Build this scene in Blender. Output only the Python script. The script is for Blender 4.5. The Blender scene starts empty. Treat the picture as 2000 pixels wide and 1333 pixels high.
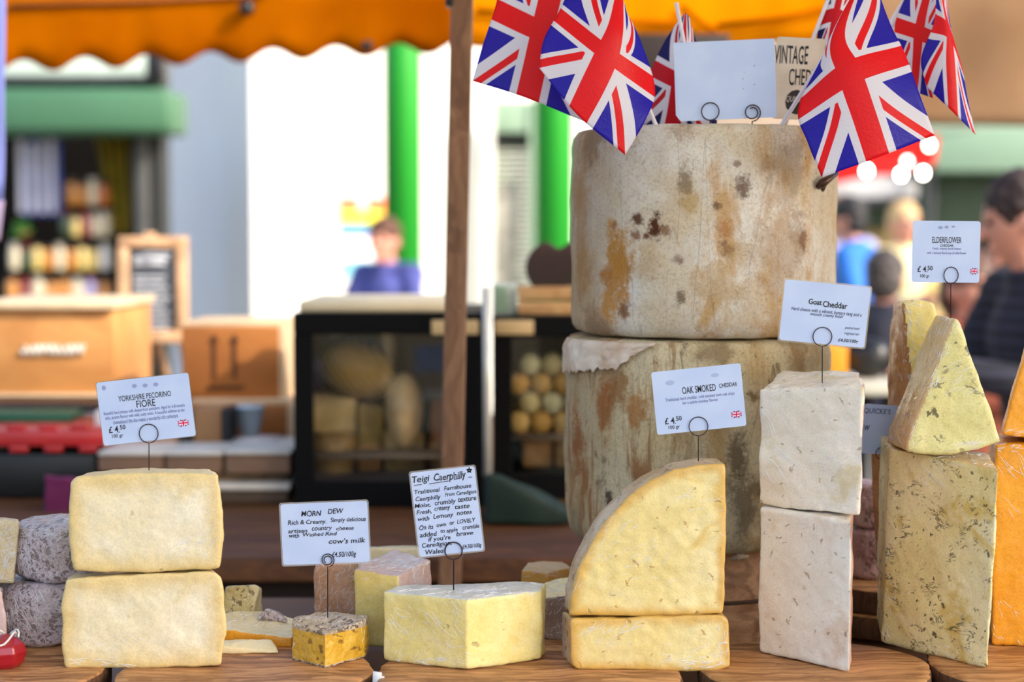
import bpy, bmesh, math, random
import numpy as np
from mathutils import Vector, Matrix, noise as mn
R = math.radians
D = bpy.data
SC = bpy.context.scene
COL = SC.collection

# ------------------------------------------------------------------ camera, sky, sun, exposure
F = 3400.0                       # focal length in pixels of the 2000 px wide frame
PITCH = R(3.6)
CAM = Vector((0, 0, 1.45))
cam = D.objects.new('camera', D.cameras.new('camera')); COL.objects.link(cam)
cam.location = CAM; cam.rotation_euler = (R(90) - PITCH, 0, 0)
cam.data.sensor_width = 36; cam.data.lens = 36 * F / 2000
cam.data.clip_start = .05; cam.data.clip_end = 300
cam.data.dof.use_dof = True; cam.data.dof.focus_distance = 1.99; cam.data.dof.aperture_fstop = 2.8
SC.camera = cam
SC.view_settings.view_transform = 'Standard'; SC.view_settings.look = 'None'
SC.view_settings.gamma = 1; SC.view_settings.use_curve_mapping = False
SC.view_settings.exposure = 0.50
SUNV = Vector((.80, -.50, .62)).normalized()
world = D.worlds.new('sky'); SC.world = world; world.use_nodes = True
wn = world.node_tree.nodes; wl = world.node_tree.links; wn.clear()
wo = wn.new('ShaderNodeOutputWorld'); wb = wn.new('ShaderNodeBackground'); ws = wn.new('ShaderNodeTexSky')
ws.sky_type = 'NISHITA'; ws.sun_disc = False; ws.sun_elevation = math.asin(SUNV.z)
ws.sun_rotation = math.atan2(SUNV.x, SUNV.y); ws.air_density = 1.0; ws.dust_density = 3.0; ws.ozone_density = 1.0
wb.inputs[1].default_value = 0.30
wl.new(ws.outputs[0], wb.inputs[0]); wl.new(wb.outputs[0], wo.inputs[0])
sun = D.objects.new('sun', D.lights.new('sun', 'SUN')); COL.objects.link(sun)
sun.data.energy = 3.0; sun.data.angle = R(.6); sun.data.color = (1, .95, .86)
sun.rotation_euler = (-SUNV).to_track_quat('-Z', 'Y').to_euler()
sun.location = (4, -3, 6)

# ------------------------------------------------------------------ helpers
CP, SP = math.cos(PITCH), math.sin(PITCH)
def P(px, py, Y):
    a = (px - 1000) / F; b = (666.5 - py) / F
    d = Vector((a, CP + b * SP, -SP + b * CP)); return CAM + d * (Y / d.y)
ZB = .97                         # top of the cheese boards
def G(px, py, z=ZB):
    a = (px - 1000) / F; b = (666.5 - py) / F
    d = Vector((a, CP + b * SP, -SP + b * CP)); return CAM + d * ((z - CAM.z) / d.z)
def lin(c):
    r = []
    for v in c[:3]:
        v /= 255.; r.append(v / 12.92 if v <= .04045 else ((v + .055) / 1.055) ** 2.4)
    return (*r, 1)

def tag(o, label=None, cat=None, group=None, kind=None):
    if label: o['label'] = label
    if cat: o['category'] = cat
    if group: o['group'] = group
    if kind: o['kind'] = kind
    return o
def thing(name, label, cat, base, group=None):
    o = D.objects.new(name, None); COL.objects.link(o); o.location = base
    o.empty_display_size = .02
    return tag(o, label, cat, group)
def wloc(o):
    v = Vector((0, 0, 0))
    while o: v += Vector(o.location); o = o.parent
    return v
def mk(name, VF, mat, parent=None, base=None, smooth=True, edge=None, label=None):
    V, Fc = VF
    V = np.array([tuple(v) for v in V], dtype=float).reshape(-1, 3)
    off = np.array(wloc(parent)) if parent else (np.array(base, float) if base is not None else np.zeros(3))
    if parent is not None and base is not None: off = np.array(base, float)
    me = D.meshes.new(name); me.from_pydata((V - off).tolist(), [], [tuple(int(i) for i in f) for f in Fc])
    me.materials.append(mat); me.update()
    if smooth: me.polygons.foreach_set('use_smooth', [True] * len(me.polygons))
    if edge is not None:
        at = me.attributes.new('edge', 'FLOAT', 'POINT'); at.data.foreach_set('value', np.asarray(edge, float))
    o = D.objects.new(name, me); COL.objects.link(o)
    if parent is not None:
        o.parent = parent; o.location = Vector(off) - wloc(parent)
    else: o.location = off
    if label: o['label'] = label
    return o
def copy_tree(o, parent=None):
    c = o.copy(); COL.objects.link(c); c.parent = parent
    for ch in list(o.children): copy_tree(ch, c)
    return c
def join(*parts):
    V, Fc = [], []
    for v, f in parts:
        n = len(V); V += [tuple(x) for x in v]; Fc += [tuple(i + n for i in q) for q in f]
    return V, Fc
def box(a, b, bev=0):
    x0, y0, z0 = a; x1, y1, z1 = b
    V = [(x, y, z) for x in (x0, x1) for y in (y0, y1) for z in (z0, z1)]
    Fc = [(0, 1, 3, 2), (4, 6, 7, 5), (0, 4, 5, 1), (2, 3, 7, 6), (0, 2, 6, 4), (1, 5, 7, 3)]
    return bevel((V, Fc), bev) if bev else (V, Fc)
def bevel(VF, w, seg=2):
    bm = bmesh.new(); vs = [bm.verts.new(v) for v in VF[0]]
    for f in VF[1]: bm.faces.new([vs[i] for i in f])
    bmesh.ops.recalc_face_normals(bm, faces=bm.faces)
    bmesh.ops.bevel(bm, geom=bm.edges[:], offset=w, segments=seg, affect='EDGES', profile=.5, clamp_overlap=True)
    bm.verts.index_update()
    r = [v.co[:] for v in bm.verts], [[v.index for v in f.verts] for f in bm.faces]; bm.free(); return r
def bpx(x0, y0, x1, y1, Y, dep, bev=.004):
    """box whose front face fills the given rectangle of the frame at distance Y"""
    a = P(x0, y1, Y); b = P(x1, y0, Y)
    return box((a.x, Y, a.z), (b.x, Y + dep, b.z), bev)
def loft(fr, Yf, bk, Yb):
    A = [P(x, y, Yf if not isinstance(Yf, (list, tuple)) else Yf[i]) for i, (x, y) in enumerate(fr)]
    B = [P(x, y, Yb if not isinstance(Yb, (list, tuple)) else Yb[i]) for i, (x, y) in enumerate(bk)]
    return prism(A, B)
def prism(A, B):
    n = len(A); V = [tuple(v) for v in A] + [tuple(v) for v in B]
    Fc = [tuple(range(n)), tuple(range(2 * n - 1, n - 1, -1))] + [(i, i + n, (i + 1) % n + n, (i + 1) % n) for i in range(n)]
    return V, Fc
def standing(base, z1, z0=ZB):
    """vertical-sided block over base corners; z1 one height or one per corner"""
    A = [(p[0], p[1], z0) for p in base]
    B = [(p[0], p[1], z1[i] if isinstance(z1, (list, tuple)) else z1) for i, p in enumerate(base)]
    return prism(B, A)
def tube(pts, r, n=8, cap=True):
    pts = [Vector(p) for p in pts]; V = []; Fc = []; m = len(pts)
    rr = r if isinstance(r, (list, tuple)) else [r] * m
    up = None
    for i, p in enumerate(pts):
        t = (pts[min(i + 1, m - 1)] - pts[max(i - 1, 0)]).normalized()
        if up is None: up = t.orthogonal().normalized()
        up = (up - t * up.dot(t)).normalized(); s = t.cross(up)
        for k in range(n):
            a = 2 * math.pi * k / n; V.append(tuple(p + (up * math.cos(a) + s * math.sin(a)) * rr[i]))
    for i in range(m - 1):
        for k in range(n):
            Fc.append((i * n + k, i * n + (k + 1) % n, (i + 1) * n + (k + 1) % n, (i + 1) * n + k))
    if cap: Fc.append(tuple(range(n - 1, -1, -1))); Fc.append(tuple((m - 1) * n + k for k in range(n)))
    return V, Fc
def lathe(prof, c, n=32):
    V = []; Fc = []; m = len(prof)
    for r, z in prof:
        for k in range(n):
            a = 2 * math.pi * k / n; V.append((c[0] + r * math.cos(a), c[1] + r * math.sin(a), c[2] + z))
    for i in range(m - 1):
        for k in range(n):
            Fc.append((i * n + k, i * n + (k + 1) % n, (i + 1) * n + (k + 1) % n, (i + 1) * n + k))
    if prof[0][0] > 1e-5: Fc.append(tuple(range(n - 1, -1, -1)))
    if prof[-1][0] > 1e-5: Fc.append(tuple((m - 1) * n + k for k in range(n)))
    return V, Fc
def ellip(c, rx, ry, rz, n=16, m=10, rot=None):
    V = []; Fc = []
    for i in range(m + 1):
        t = math.pi * i / m
        for k in range(n):
            a = 2 * math.pi * k / n
            v = Vector((rx * math.sin(t) * math.cos(a), ry * math.sin(t) * math.sin(a), -rz * math.cos(t)))
            if rot: v = rot @ v
            V.append(tuple(Vector(c) + v))
    for i in range(m):
        for k in range(n):
            Fc.append((i * n + k, i * n + (k + 1) % n, (i + 1) * n + (k + 1) % n, (i + 1) * n + k))
    return V, Fc
def capsule(a, ra, b, rb, n=14):
    a = Vector(a); b = Vector(b); t = (b - a).normalized(); pts = []; rr = []
    for q in (0.02, .35, .7, .92): pts.append(a - t * ra * math.cos(math.asin(q))); rr.append(ra * q)
    for q in (0, .33, .66, 1): pts.append(a.lerp(b, q)); rr.append(ra + (rb - ra) * q)
    for q in (.92, .7, .35, 0.02): pts.append(b + t * rb * math.cos(math.asin(q))); rr.append(rb * q)
    return tube(pts, rr, n)
def remesh(VF, vox=.003, smooth=5, disp=None, seed=0):
    me = D.meshes.new('tmp'); me.from_pydata([tuple(v) for v in VF[0]], [], [tuple(f) for f in VF[1]])
    bm = bmesh.new(); bm.from_mesh(me); bmesh.ops.remove_doubles(bm, verts=bm.verts, dist=1e-6)
    bmesh.ops.recalc_face_normals(bm, faces=bm.faces); bm.to_mesh(me); bm.free()
    o = D.objects.new('tmp', me); COL.objects.link(o)
    m = o.modifiers.new('r', 'REMESH'); m.mode = 'VOXEL'; m.voxel_size = vox
    if smooth: s = o.modifiers.new('s', 'SMOOTH'); s.iterations = smooth; s.factor = .5
    dg = bpy.context.evaluated_depsgraph_get(); ev = o.evaluated_get(dg).to_mesh()
    n = len(ev.vertices); V = np.empty(n * 3); ev.vertices.foreach_get('co', V); V = V.reshape(-1, 3)
    N = np.empty(n * 3); ev.vertex_normals.foreach_get('vector', N); N = N.reshape(-1, 3)
    Fc = [tuple(p.vertices) for p in ev.polygons]
    o.evaluated_get(dg).to_mesh_clear(); D.objects.remove(o); D.meshes.remove(me)
    if disp:
        for amp, fr in disp:
            d = np.array([mn.noise(Vector((v[0] * fr + seed * 7.3, v[1] * fr + 3.1 * seed, v[2] * fr))) for v in V])
            V = V + N * (d * amp)[:, None]
    return V, Fc
def split(VF, pred):
    V, Fc = VF; V = np.asarray(V); out = []
    idx = np.array([f[:4] if len(f) >= 4 else (f[0], f[1], f[2], f[2]) for f in Fc])
    c = V[idx].mean(1); n = np.cross(V[idx[:, 2]] - V[idx[:, 0]], V[idx[:, 3]] - V[idx[:, 1]])
    n /= np.linalg.norm(n, axis=1)[:, None] + 1e-12
    m = np.array([bool(pred(c[i], n[i])) for i in range(len(Fc))])
    for sel in (~m, m):
        fs = [Fc[i] for i in np.nonzero(sel)[0]]
        used = sorted({i for f in fs for i in f}); mp = {u: k for k, u in enumerate(used)}
        out.append((V[used] if used else np.zeros((0, 3)), [tuple(mp[i] for i in f) for f in fs]))
    return out
def polydist(V, poly):
    """distance in the x-z plane from points to an outline"""
    p = np.asarray(V)[:, [0, 2]]; best = np.full(len(p), 9.)
    q = [np.array((a[0], a[2])) for a in poly]
    for i in range(len(q)):
        a, b = q[i], q[(i + 1) % len(q)]; ab = b - a; t = np.clip(((p - a) @ ab) / (ab @ ab), 0, 1)
        best = np.minimum(best, np.linalg.norm(p - (a + t[:, None] * ab), axis=1))
    return best

# ------------------------------------------------------------------ material language
class M:
    def __init__(s, name):
        s.m = D.materials.new(name); s.m.use_nodes = True; s.t = s.m.node_tree; s.t.nodes.clear()
        s.out = s.t.nodes.new('ShaderNodeOutputMaterial')
        s.tc = s.t.nodes.new('ShaderNodeTexCoord')
    def lk(s, v, sock):
        if isinstance(v, bpy.types.NodeSocket): s.t.links.new(v, sock)
        elif v is not None:
            if isinstance(v, (tuple, list)) and len(v) == 3 and len(sock.default_value) == 4: v = (*v, 1)
            sock.default_value = v
    def pos(s, scale=(1, 1, 1), loc=(0, 0, 0), rot=(0, 0, 0), src='Object'):
        n = s.t.nodes.new('ShaderNodeMapping'); s.t.links.new(s.tc.outputs[src], n.inputs[0])
        n.inputs[1].default_value = loc; n.inputs[2].default_value = rot; n.inputs[3].default_value = scale
        return n.outputs[0]
    def noise(s, v, sc=5, det=4, ro=.5, dist=0, col=False):
        n = s.t.nodes.new('ShaderNodeTexNoise'); s.lk(v, n.inputs['Vector'])
        n.inputs['Scale'].default_value = sc; n.inputs['Detail'].default_value = det
        n.inputs['Roughness'].default_value = ro; n.inputs['Distortion'].default_value = dist
        return n.outputs['Color' if col else 'Fac']
    def vor(s, v, sc=5, feat='F1', out='Distance', rnd=1):
        n = s.t.nodes.new('ShaderNodeTexVoronoi'); n.feature = feat; s.lk(v, n.inputs['Vector'])
        n.inputs['Scale'].default_value = sc; n.inputs['Randomness'].default_value = rnd
        return n.outputs[out]
    def wave(s, v, sc=5, dist=3, det=2, dsc=1, axis='X'):
        n = s.t.nodes.new('ShaderNodeTexWave'); n.bands_direction = axis; s.lk(v, n.inputs['Vector'])
        n.inputs['Scale'].default_value = sc; n.inputs['Distortion'].default_value = dist
        n.inputs['Detail'].default_value = det; n.inputs['Detail Scale'].default_value = dsc
        return n.outputs['Fac']
    def rot(s, v, ang, sc):
        e = s.sep(v); cb = s.t.nodes.new('ShaderNodeCombineXYZ'); s.lk(s.math('ADD', e[0], s.math('MULTIPLY', e[1], -.45)), cb.inputs[0]); s.lk(s.math('ADD', e[2], s.math('MULTIPLY', e[1], .4)), cb.inputs[2]); v = cb.outputs[0]
        n = s.t.nodes.new('ShaderNodeMapping'); n.inputs[3].default_value = sc; n.vector_type = 'POINT'
        r = s.t.nodes.new('ShaderNodeVectorRotate'); r.rotation_type = 'Y_AXIS'; r.inputs['Angle'].default_value = ang; s.lk(v, r.inputs['Vector']); n.inputs[2].default_value = (0, 0, 0); s.lk(r.outputs[0], n.inputs[0])
        return n.outputs[0]
    def blobs(s, v, sc, t, keep):
        """small marks, one per cell, in a random share of the cells"""
        n = s.t.nodes.new('ShaderNodeTexVoronoi'); n.voronoi_dimensions = '2D'
        k = s.sep(v); cb = s.t.nodes.new('ShaderNodeCombineXYZ'); s.lk(k[0], cb.inputs[0]); s.lk(k[2], cb.inputs[1]); s.lk(cb.outputs[0], n.inputs['Vector']); n.inputs['Scale'].default_value = sc
        c = s.sep(n.outputs['Color']); r = s.math('MULTIPLY', c[1], t); r = s.math('ADD', r, t * .5)
        return s.math('MULTIPLY', s.math('SUBTRACT', 1., s.step(s.math('DIVIDE', n.outputs['Distance'], r), .6, 1.)), s.math('GREATER_THAN', c[0], keep))
    def math(s, op, a, b=0., c=0.):
        n = s.t.nodes.new('ShaderNodeMath'); n.operation = op
        s.lk(a, n.inputs[0]); s.lk(b, n.inputs[1]); s.lk(c, n.inputs[2]); return n.outputs[0]
    def step(s, v, a, b):
        n = s.t.nodes.new('ShaderNodeMapRange'); n.interpolation_type = 'SMOOTHSTEP'; s.lk(v, n.inputs[0])
        n.inputs[1].default_value = a; n.inputs[2].default_value = b; return n.outputs[0]
    def mix(s, f, a, b, mode='MIX'):
        n = s.t.nodes.new('ShaderNodeMix'); n.data_type = 'RGBA'; n.blend_type = mode
        s.lk(f, n.inputs[0]); s.lk(a, n.inputs[6]); s.lk(b, n.inputs[7]); return n.outputs[2]
    def vadd(s, v, w, k):
        n = s.t.nodes.new('ShaderNodeVectorMath'); n.operation = 'SCALE'; s.lk(w, n.inputs[0]); n.inputs[3].default_value = k
        a = s.t.nodes.new('ShaderNodeVectorMath'); a.operation = 'ADD'; s.lk(v, a.inputs[0]); s.lk(n.outputs[0], a.inputs[1])
        return a.outputs[0]
    def dist(s, v, p):
        n = s.t.nodes.new('ShaderNodeVectorMath'); n.operation = 'DISTANCE'; s.lk(v, n.inputs[0]); n.inputs[1].default_value = p
        return n.outputs['Value']
    def sep(s, v):
        n = s.t.nodes.new('ShaderNodeSeparateXYZ'); s.lk(v, n.inputs[0]); return n.outputs
    def attr(s, nm):
        n = s.t.nodes.new('ShaderNodeAttribute'); n.attribute_name = nm; return n.outputs['Fac']
    def bump(s, h, st=.3, d=.002, nrm=None):
        n = s.t.nodes.new('ShaderNodeBump'); n.inputs['Strength'].default_value = st; n.inputs['Distance'].default_value = d
        s.lk(h, n.inputs['Height'])
        if nrm: s.lk(nrm, n.inputs['Normal'])
        return n.outputs[0]
    def bsdf(s, col, rough=.5, metal=0, nrm=None, coat=0, crough=.1, cnrm=None, sss=0, emis=None, es=0, spec=.5, alpha=None, trans=0):
        n = s.t.nodes.new('ShaderNodeBsdfPrincipled'); I = n.inputs
        s.lk(col, I['Base Color']); s.lk(rough, I['Roughness']); s.lk(float(metal), I['Metallic'])
        s.lk(nrm, I['Normal']); s.lk(coat if isinstance(coat, bpy.types.NodeSocket) else float(coat), I['Coat Weight'])
        I['Coat Roughness'].default_value = crough; s.lk(cnrm, I['Coat Normal']); I['Specular IOR Level'].default_value = spec
        if sss: I['Subsurface Weight'].default_value = sss; I['Subsurface Radius'].default_value = (1, .6, .3); I['Subsurface Scale'].default_value = .006
        if emis: s.lk(emis, I['Emission Color']); I['Emission Strength'].default_value = es
        if trans: I['Transmission Weight'].default_value = trans
        s.lk(alpha, I['Alpha'])
        s.t.links.new(n.outputs[0], s.out.inputs[0]); return n.outputs[0]
    def cloth(s, col, trans=.35, rough=.9, nrm=None, gloss=0.):
        """woven or paper sheet that lets some light through"""
        a = s.t.nodes.new('ShaderNodeBsdfDiffuse'); b = s.t.nodes.new('ShaderNodeBsdfTranslucent'); m = s.t.nodes.new('ShaderNodeMixShader')
        s.lk(col, a.inputs[0]); s.lk(col, b.inputs[0]); s.lk(nrm, a.inputs['Normal']); m.inputs[0].default_value = trans
        s.t.links.new(a.outputs[0], m.inputs[1]); s.t.links.new(b.outputs[0], m.inputs[2]); o = m.outputs[0]
        if gloss:
            g = s.t.nodes.new('ShaderNodeBsdfGlossy'); g.inputs['Roughness'].default_value = .35; g.inputs[0].default_value = (1, 1, 1, 1)
            s.lk(nrm, g.inputs['Normal'])
            m2 = s.t.nodes.new('ShaderNodeMixShader'); m2.inputs[0].default_value = gloss
            s.t.links.new(o, m2.inputs[1]); s.t.links.new(g.outputs[0], m2.inputs[2]); o = m2.outputs[0]
        s.t.links.new(o, s.out.inputs[0])
_mc = {}
def plain(name, rgb, rough=.6, metal=0, var=.12, sc=8, coat=0, bump=0, spec=.5):
    if name in _mc: return _mc[name]
    m = M(name); c = lin(rgb); d = tuple(x * (1 - var * 2) for x in c[:3]) + (1,)
    f = m.noise(m.pos(), sc, 5, .6)
    m.bsdf(m.mix(m.step(f, .3, .7), d, c), rough, metal, coat=coat, spec=spec, nrm=m.bump(f, .3, bump) if bump else None)
    _mc[name] = m.m; return m.m
def sheet(name, rgb, trans=.3, rgb2=None, sc=3, gloss=0.):
    if name in _mc: return _mc[name]
    m = M(name); f = m.noise(m.pos(), sc, 4, .5)
    m.cloth(m.mix(m.step(f, .35, .7), lin(rgb), lin(rgb2 or rgb)), trans, gloss=gloss); _mc[name] = m.m; return m.m

def wrap_normal(m, k=1., sc=1.):
    """crinkles of tight cling film: thin stretched ridges over broad slack folds"""
    p = m.pos(); d = m.noise(p, 9 * sc, 2, .5, col=True); q = m.vadd(p, d, .12)
    a = m.noise(m.pos(scale=(1, 1, 3.5), rot=(0, .9, .4)), 26 * sc, 3, .6, 1.2)
    b = m.noise(m.pos(scale=(1, 1, 5), rot=(.3, -.7, .2)), 45 * sc, 3, .6, 2.)
    r1 = m.math('ABSOLUTE', m.math('SUBTRACT', a, .5)); r2 = m.math('ABSOLUTE', m.math('SUBTRACT', b, .5))
    h = m.math('ADD', m.math('MULTIPLY', m.step(r1, .0, .06), -.5), m.math('MULTIPLY', m.step(r2, 0, .05), -.3))
    return m.bump(m.math('ADD', h, m.noise(q, 18 * sc, 3, .5)), min(1, .8 * k), .0035 * k)
def cheese(name, base, alt, edge=None, edgew=.02, specks=None, speck_sc=70, speck_t=.16, speck_mask=.5, cracks=0, crackcol=None,
           veins=None, vein_sc=20, wrap=.7, wk=1., rough=.45, grain=.1, extra=None, lump=.5, sss=.12, patch=None):
    if name in _mc: return _mc[name]
    m = M(name); p = m.pos()
    lo = m.noise(p, 11, 4, .55, .6); c = m.mix(m.step(lo, .38, .64), lin(base), lin(alt))
    if patch:
        c = m.mix(m.math('MULTIPLY', m.step(m.noise(m.pos(loc=(3, 1, 7)), 16, 4, .6, .5), .55, .68), .8), c, lin(patch))
    if edge:
        e = m.math('ADD', m.attr('edge'), m.math('MULTIPLY', m.math('SUBTRACT', m.noise(p, 30, 3, .6), .5), .018))
        c = m.mix(m.math('MULTIPLY', m.math('SUBTRACT', 1., m.step(e, .001, edgew)), .9), c, lin(edge))
    g = m.noise(p, 420, 4, .75); c = m.mix(m.math('MULTIPLY', m.step(g, .40, .68), grain), c, (.03, .018, .006, 1)); g2 = m.noise(m.pos(loc=(4, 4, 1)), 95, 4, .7); c = m.mix(m.math('MULTIPLY', m.step(g2, .5, .75), .16), c, tuple(x * .6 for x in lin(base)[:3]) + (1,))
    h = m.math('MULTIPLY', m.noise(p, 60, 5, .65), .6); h = m.math('ADD', h, m.math('MULTIPLY', g, .15))
    if specks:
        q = m.vadd(p, m.noise(p, 150, 3, .6, col=True), .011); w = None
        for ang, k_, mk_ in ((.5, 1., speck_mask), (-.9, 1.7, speck_mask - .05)):
            qr = m.rot(q, ang, (1, 1, .5)); w1 = m.blobs(qr, speck_sc * k_, speck_t, mk_); w = w1 if w is None else m.math('MAXIMUM', w, w1)
        w = m.math('MULTIPLY', w, m.step(m.noise(m.pos(loc=(9, 2, 4)), 17, 4, .6), speck_mask - .12, speck_mask + .02))
        c = m.mix(m.math('MULTIPLY', w, .85), c, lin(specks)); h = m.math('SUBTRACT', h, m.math('MULTIPLY', w, .6))
    if veins:
        a = m.noise(m.pos(scale=(1, 1, 2.2)), vein_sc, 5, .7, .8); r = m.math('ABSOLUTE', m.math('SUBTRACT', a, .5))
        w = m.math('MULTIPLY', m.math('SUBTRACT', 1., m.step(r, .004, .03)), m.step(m.noise(m.pos(loc=(1, 8, 2)), 34, 3, .6), .53, .62))
        c = m.mix(m.math('MULTIPLY', w, .85), c, lin(veins))
    if cracks:
        q = m.vadd(p, m.noise(p, 120, 3, .6, col=True), .012); w = None
        for ang, k_ in ((.7, 24), (-.5, 31), (1.5, 38)):
            w1 = m.blobs(m.rot(q, ang, (1, 1, .3)), k_ * 2.3, .068, .84 - .14 * cracks); w = w1 if w is None else m.math('MAXIMUM', w, w1)
        c = m.mix(m.math('MULTIPLY', w, .6), c, lin(crackcol or (130, 100, 60))); h = m.math('SUBTRACT', h, m.math('MULTIPLY', w, 1.6))
    if extra: c, h = extra(m, c, h, p)
    m.bsdf(c, rough, nrm=m.bump(h, lump, .0035), coat=wrap * .6, crough=.09, cnrm=wrap_normal(m, wk), sss=sss)
    _mc[name] = m.m; return m.m
def wood(name, a, b, axis=0, sc=1., dark=None, rough=.55, rotz=0.):
    if name in _mc: return _mc[name]
    m = M(name); s = [9., 9., 9.]; s[axis] = 1.3
    q = m.vadd(m.pos(scale=tuple(x * sc for x in s), rot=(0, 0, rotz)), m.noise(m.pos(), 5 * sc, 3, .5, col=True), .8)
    f = m.noise(q, 3.2, 6, .62, .9); c = m.mix(m.step(f, .36, .66), lin(a), lin(b))
    w = m.wave(q, 1.6, 6, 3, 1.2, axis='Y'); c = m.mix(m.math('MULTIPLY', m.step(w, .75, .98), .35), c, lin(dark or tuple(x * .45 for x in b)))
    g = m.noise(m.pos(scale=tuple(x * sc * 3 for x in s)), 14, 3, .7); c = m.mix(m.math('MULTIPLY', m.step(g, .45, .75), .35), c, lin(dark or tuple(x * .5 for x in b)))
    m.bsdf(c, rough, nrm=m.bump(m.math('ADD', f, m.math('MULTIPLY', g, .5)), .35, .002), spec=.35)
    _mc[name] = m.m; return m.m
def union_jack(name, trans=.35, glo=.06, red=(236, 6, 22), blue=(36, 22, 178), wht=(232, 230, 240), mirror=False):
    m = M(name); u = m.sep(m.tc.outputs['UV']); X = m.math('SUBTRACT', m.math('MULTIPLY', u[0], 1.5), .75); Y = m.math('SUBTRACT', u[1], .5)
    sg = m.math('SIGN', X); sg = m.math('MULTIPLY', sg, -1.) if mirror else sg; nn = math.hypot(1, 2 / 3)
    dA = m.math('DIVIDE', m.math('SUBTRACT', Y, m.math('MULTIPLY', X, 2 / 3)), nn); dB = m.math('DIVIDE', m.math('ADD', Y, m.math('MULTIPLY', X, 2 / 3)), nn)
    aX = m.math('ABSOLUTE', X); aY = m.math('ABSOLUTE', Y)
    lt = lambda v, k: m.math('LESS_THAN', v, k)
    white = m.math('MAXIMUM', lt(m.math('ABSOLUTE', dA), .1), lt(m.math('ABSOLUTE', dB), .1))
    rd = lambda d: m.math('MULTIPLY', lt(m.math('MULTIPLY', d, sg), .064), m.math('GREATER_THAN', m.math('MULTIPLY', d, sg), 0.))
    c = m.mix(white, lin(blue), lin(wht)); c = m.mix(m.math('MAXIMUM', rd(dA), rd(dB)), c, lin(red))
    c = m.mix(m.math('MAXIMUM', lt(aX, .165), lt(aY, .165)), c, lin(wht)); c = m.mix(m.math('MAXIMUM', lt(aX, .1), lt(aY, .1)), c, lin(red))
    g = m.noise(m.pos(), 260, 3, .7); m.cloth(c, trans, nrm=m.bump(m.math('ADD', g, m.noise(m.pos(), 40, 3, .5)), .4, .0015), gloss=glo)
    return m.m
# ------------------------------------------------------------------ setting
def plane(x0, x1, y0, y1, z): return [(x0, y0, z), (x1, y0, z), (x1, y1, z), (x0, y1, z)], [(0, 1, 2, 3)]
tag(mk('floor', plane(-14, 14, -8, 26, 0), plain('paving', (150, 145, 138), .85, sc=2), smooth=False), 'grey paved market floor', kind='structure')
TW = plain('table_wood', (92, 58, 32), .6, sc=20)
t = thing('stall_table', 'dark wooden trestle table carrying the cheese boards', 'table', (0, 2.1, 0))
mk('table_top', box((-1.1, 1.45, ZB - .09), (1.1, 2.50, ZB - .05), .006), TW, t)
for x in (-1.0, 1.0):
    for y in (1.5, 2.42): mk('leg', box((x - .03, y - .03, .0), (x + .03, y + .03, ZB - .0905), .004), TW, t)

# ------------------------------------------------------------------ cheese boards
OL = wood('olive_wood', (206, 152, 100), (138, 90, 52), 0, 1.5, dark=(96, 52, 24))
OL2 = wood('board_wood', (202, 150, 98), (136, 90, 50), 0, 1.2, dark=(98, 58, 30))
BK = wood('bark', (120, 84, 58), (84, 56, 38), 2, 3, dark=(50, 32, 22), rough=.85)
def board(cx, cy, rx, ry, label, mat, th=.032, z=ZB, seed=1, lump=.006, name='cheese_board'):
    t = thing(name, label, 'board', (cx, cy, z - th), 'round wooden cheese boards')
    n = 96; V = []; Fc = []
    prof = [(0, 0), (.5, 0), (.93, 0), (.985, .003), (1.0, .009), (1.0, th - .007), (.992, th - .002), (.975, th), (.9, th), (.5, th), (0, th)]
    for i, (f, h) in enumerate(prof):
        for k in range(n):
            a = 2 * math.pi * k / n; w = 1 + lump / rx * mn.noise(Vector((math.cos(a) * 1.6, math.sin(a) * 1.6, seed))) * 2
            w += .004 / rx * mn.noise(Vector((math.cos(a) * 8, math.sin(a) * 8, h * 60 + seed))) if 2 < i < 7 else 0
            V.append((cx + rx * f * w * math.cos(a), cy + ry * f * w * math.sin(a), z - th + h))
    for i in range(len(prof) - 1):
        for k in range(n): Fc.append((i * n + k, i * n + (k + 1) % n, (i + 1) * n + (k + 1) % n, (i + 1) * n + k))
    a, b = split((V, Fc), lambda c, nn: z - th + .004 < c[2] < z - .0035 and abs(nn[2]) < .6)
    mk('plank', a, mat, t, label=None); mk('bark_edge', b, BK, t, label='dark rough bark edge'); return t
def bpos(px, Y): return (px - 1000) / F * Y
board(bpos(40, 1.89), 1.885, bpos(1155, 1.885), .125, 'pinkish-brown wooden board in the left corner of the stall', OL, seed=3)
board(bpos(466, 1.88), 1.88, .141, .15, 'round olive wood board under the washed-rind wedge and pale half wheels', OL, seed=5)
board(bpos(1030, 1.87), 1.872, .170, .175, 'largest olive wood board, under the pale yellow crumbly wedge', OL, seed=8)
board(bpos(1598, 1.89), 1.895, .128, .135, 'round wooden board under the white goat cheese wedges', OL2, seed=11)
board(bpos(2010, 1.92), 1.925, .103, .13, 'wooden board under the herb-flecked and orange cheeses', OL2, seed=14)
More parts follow.
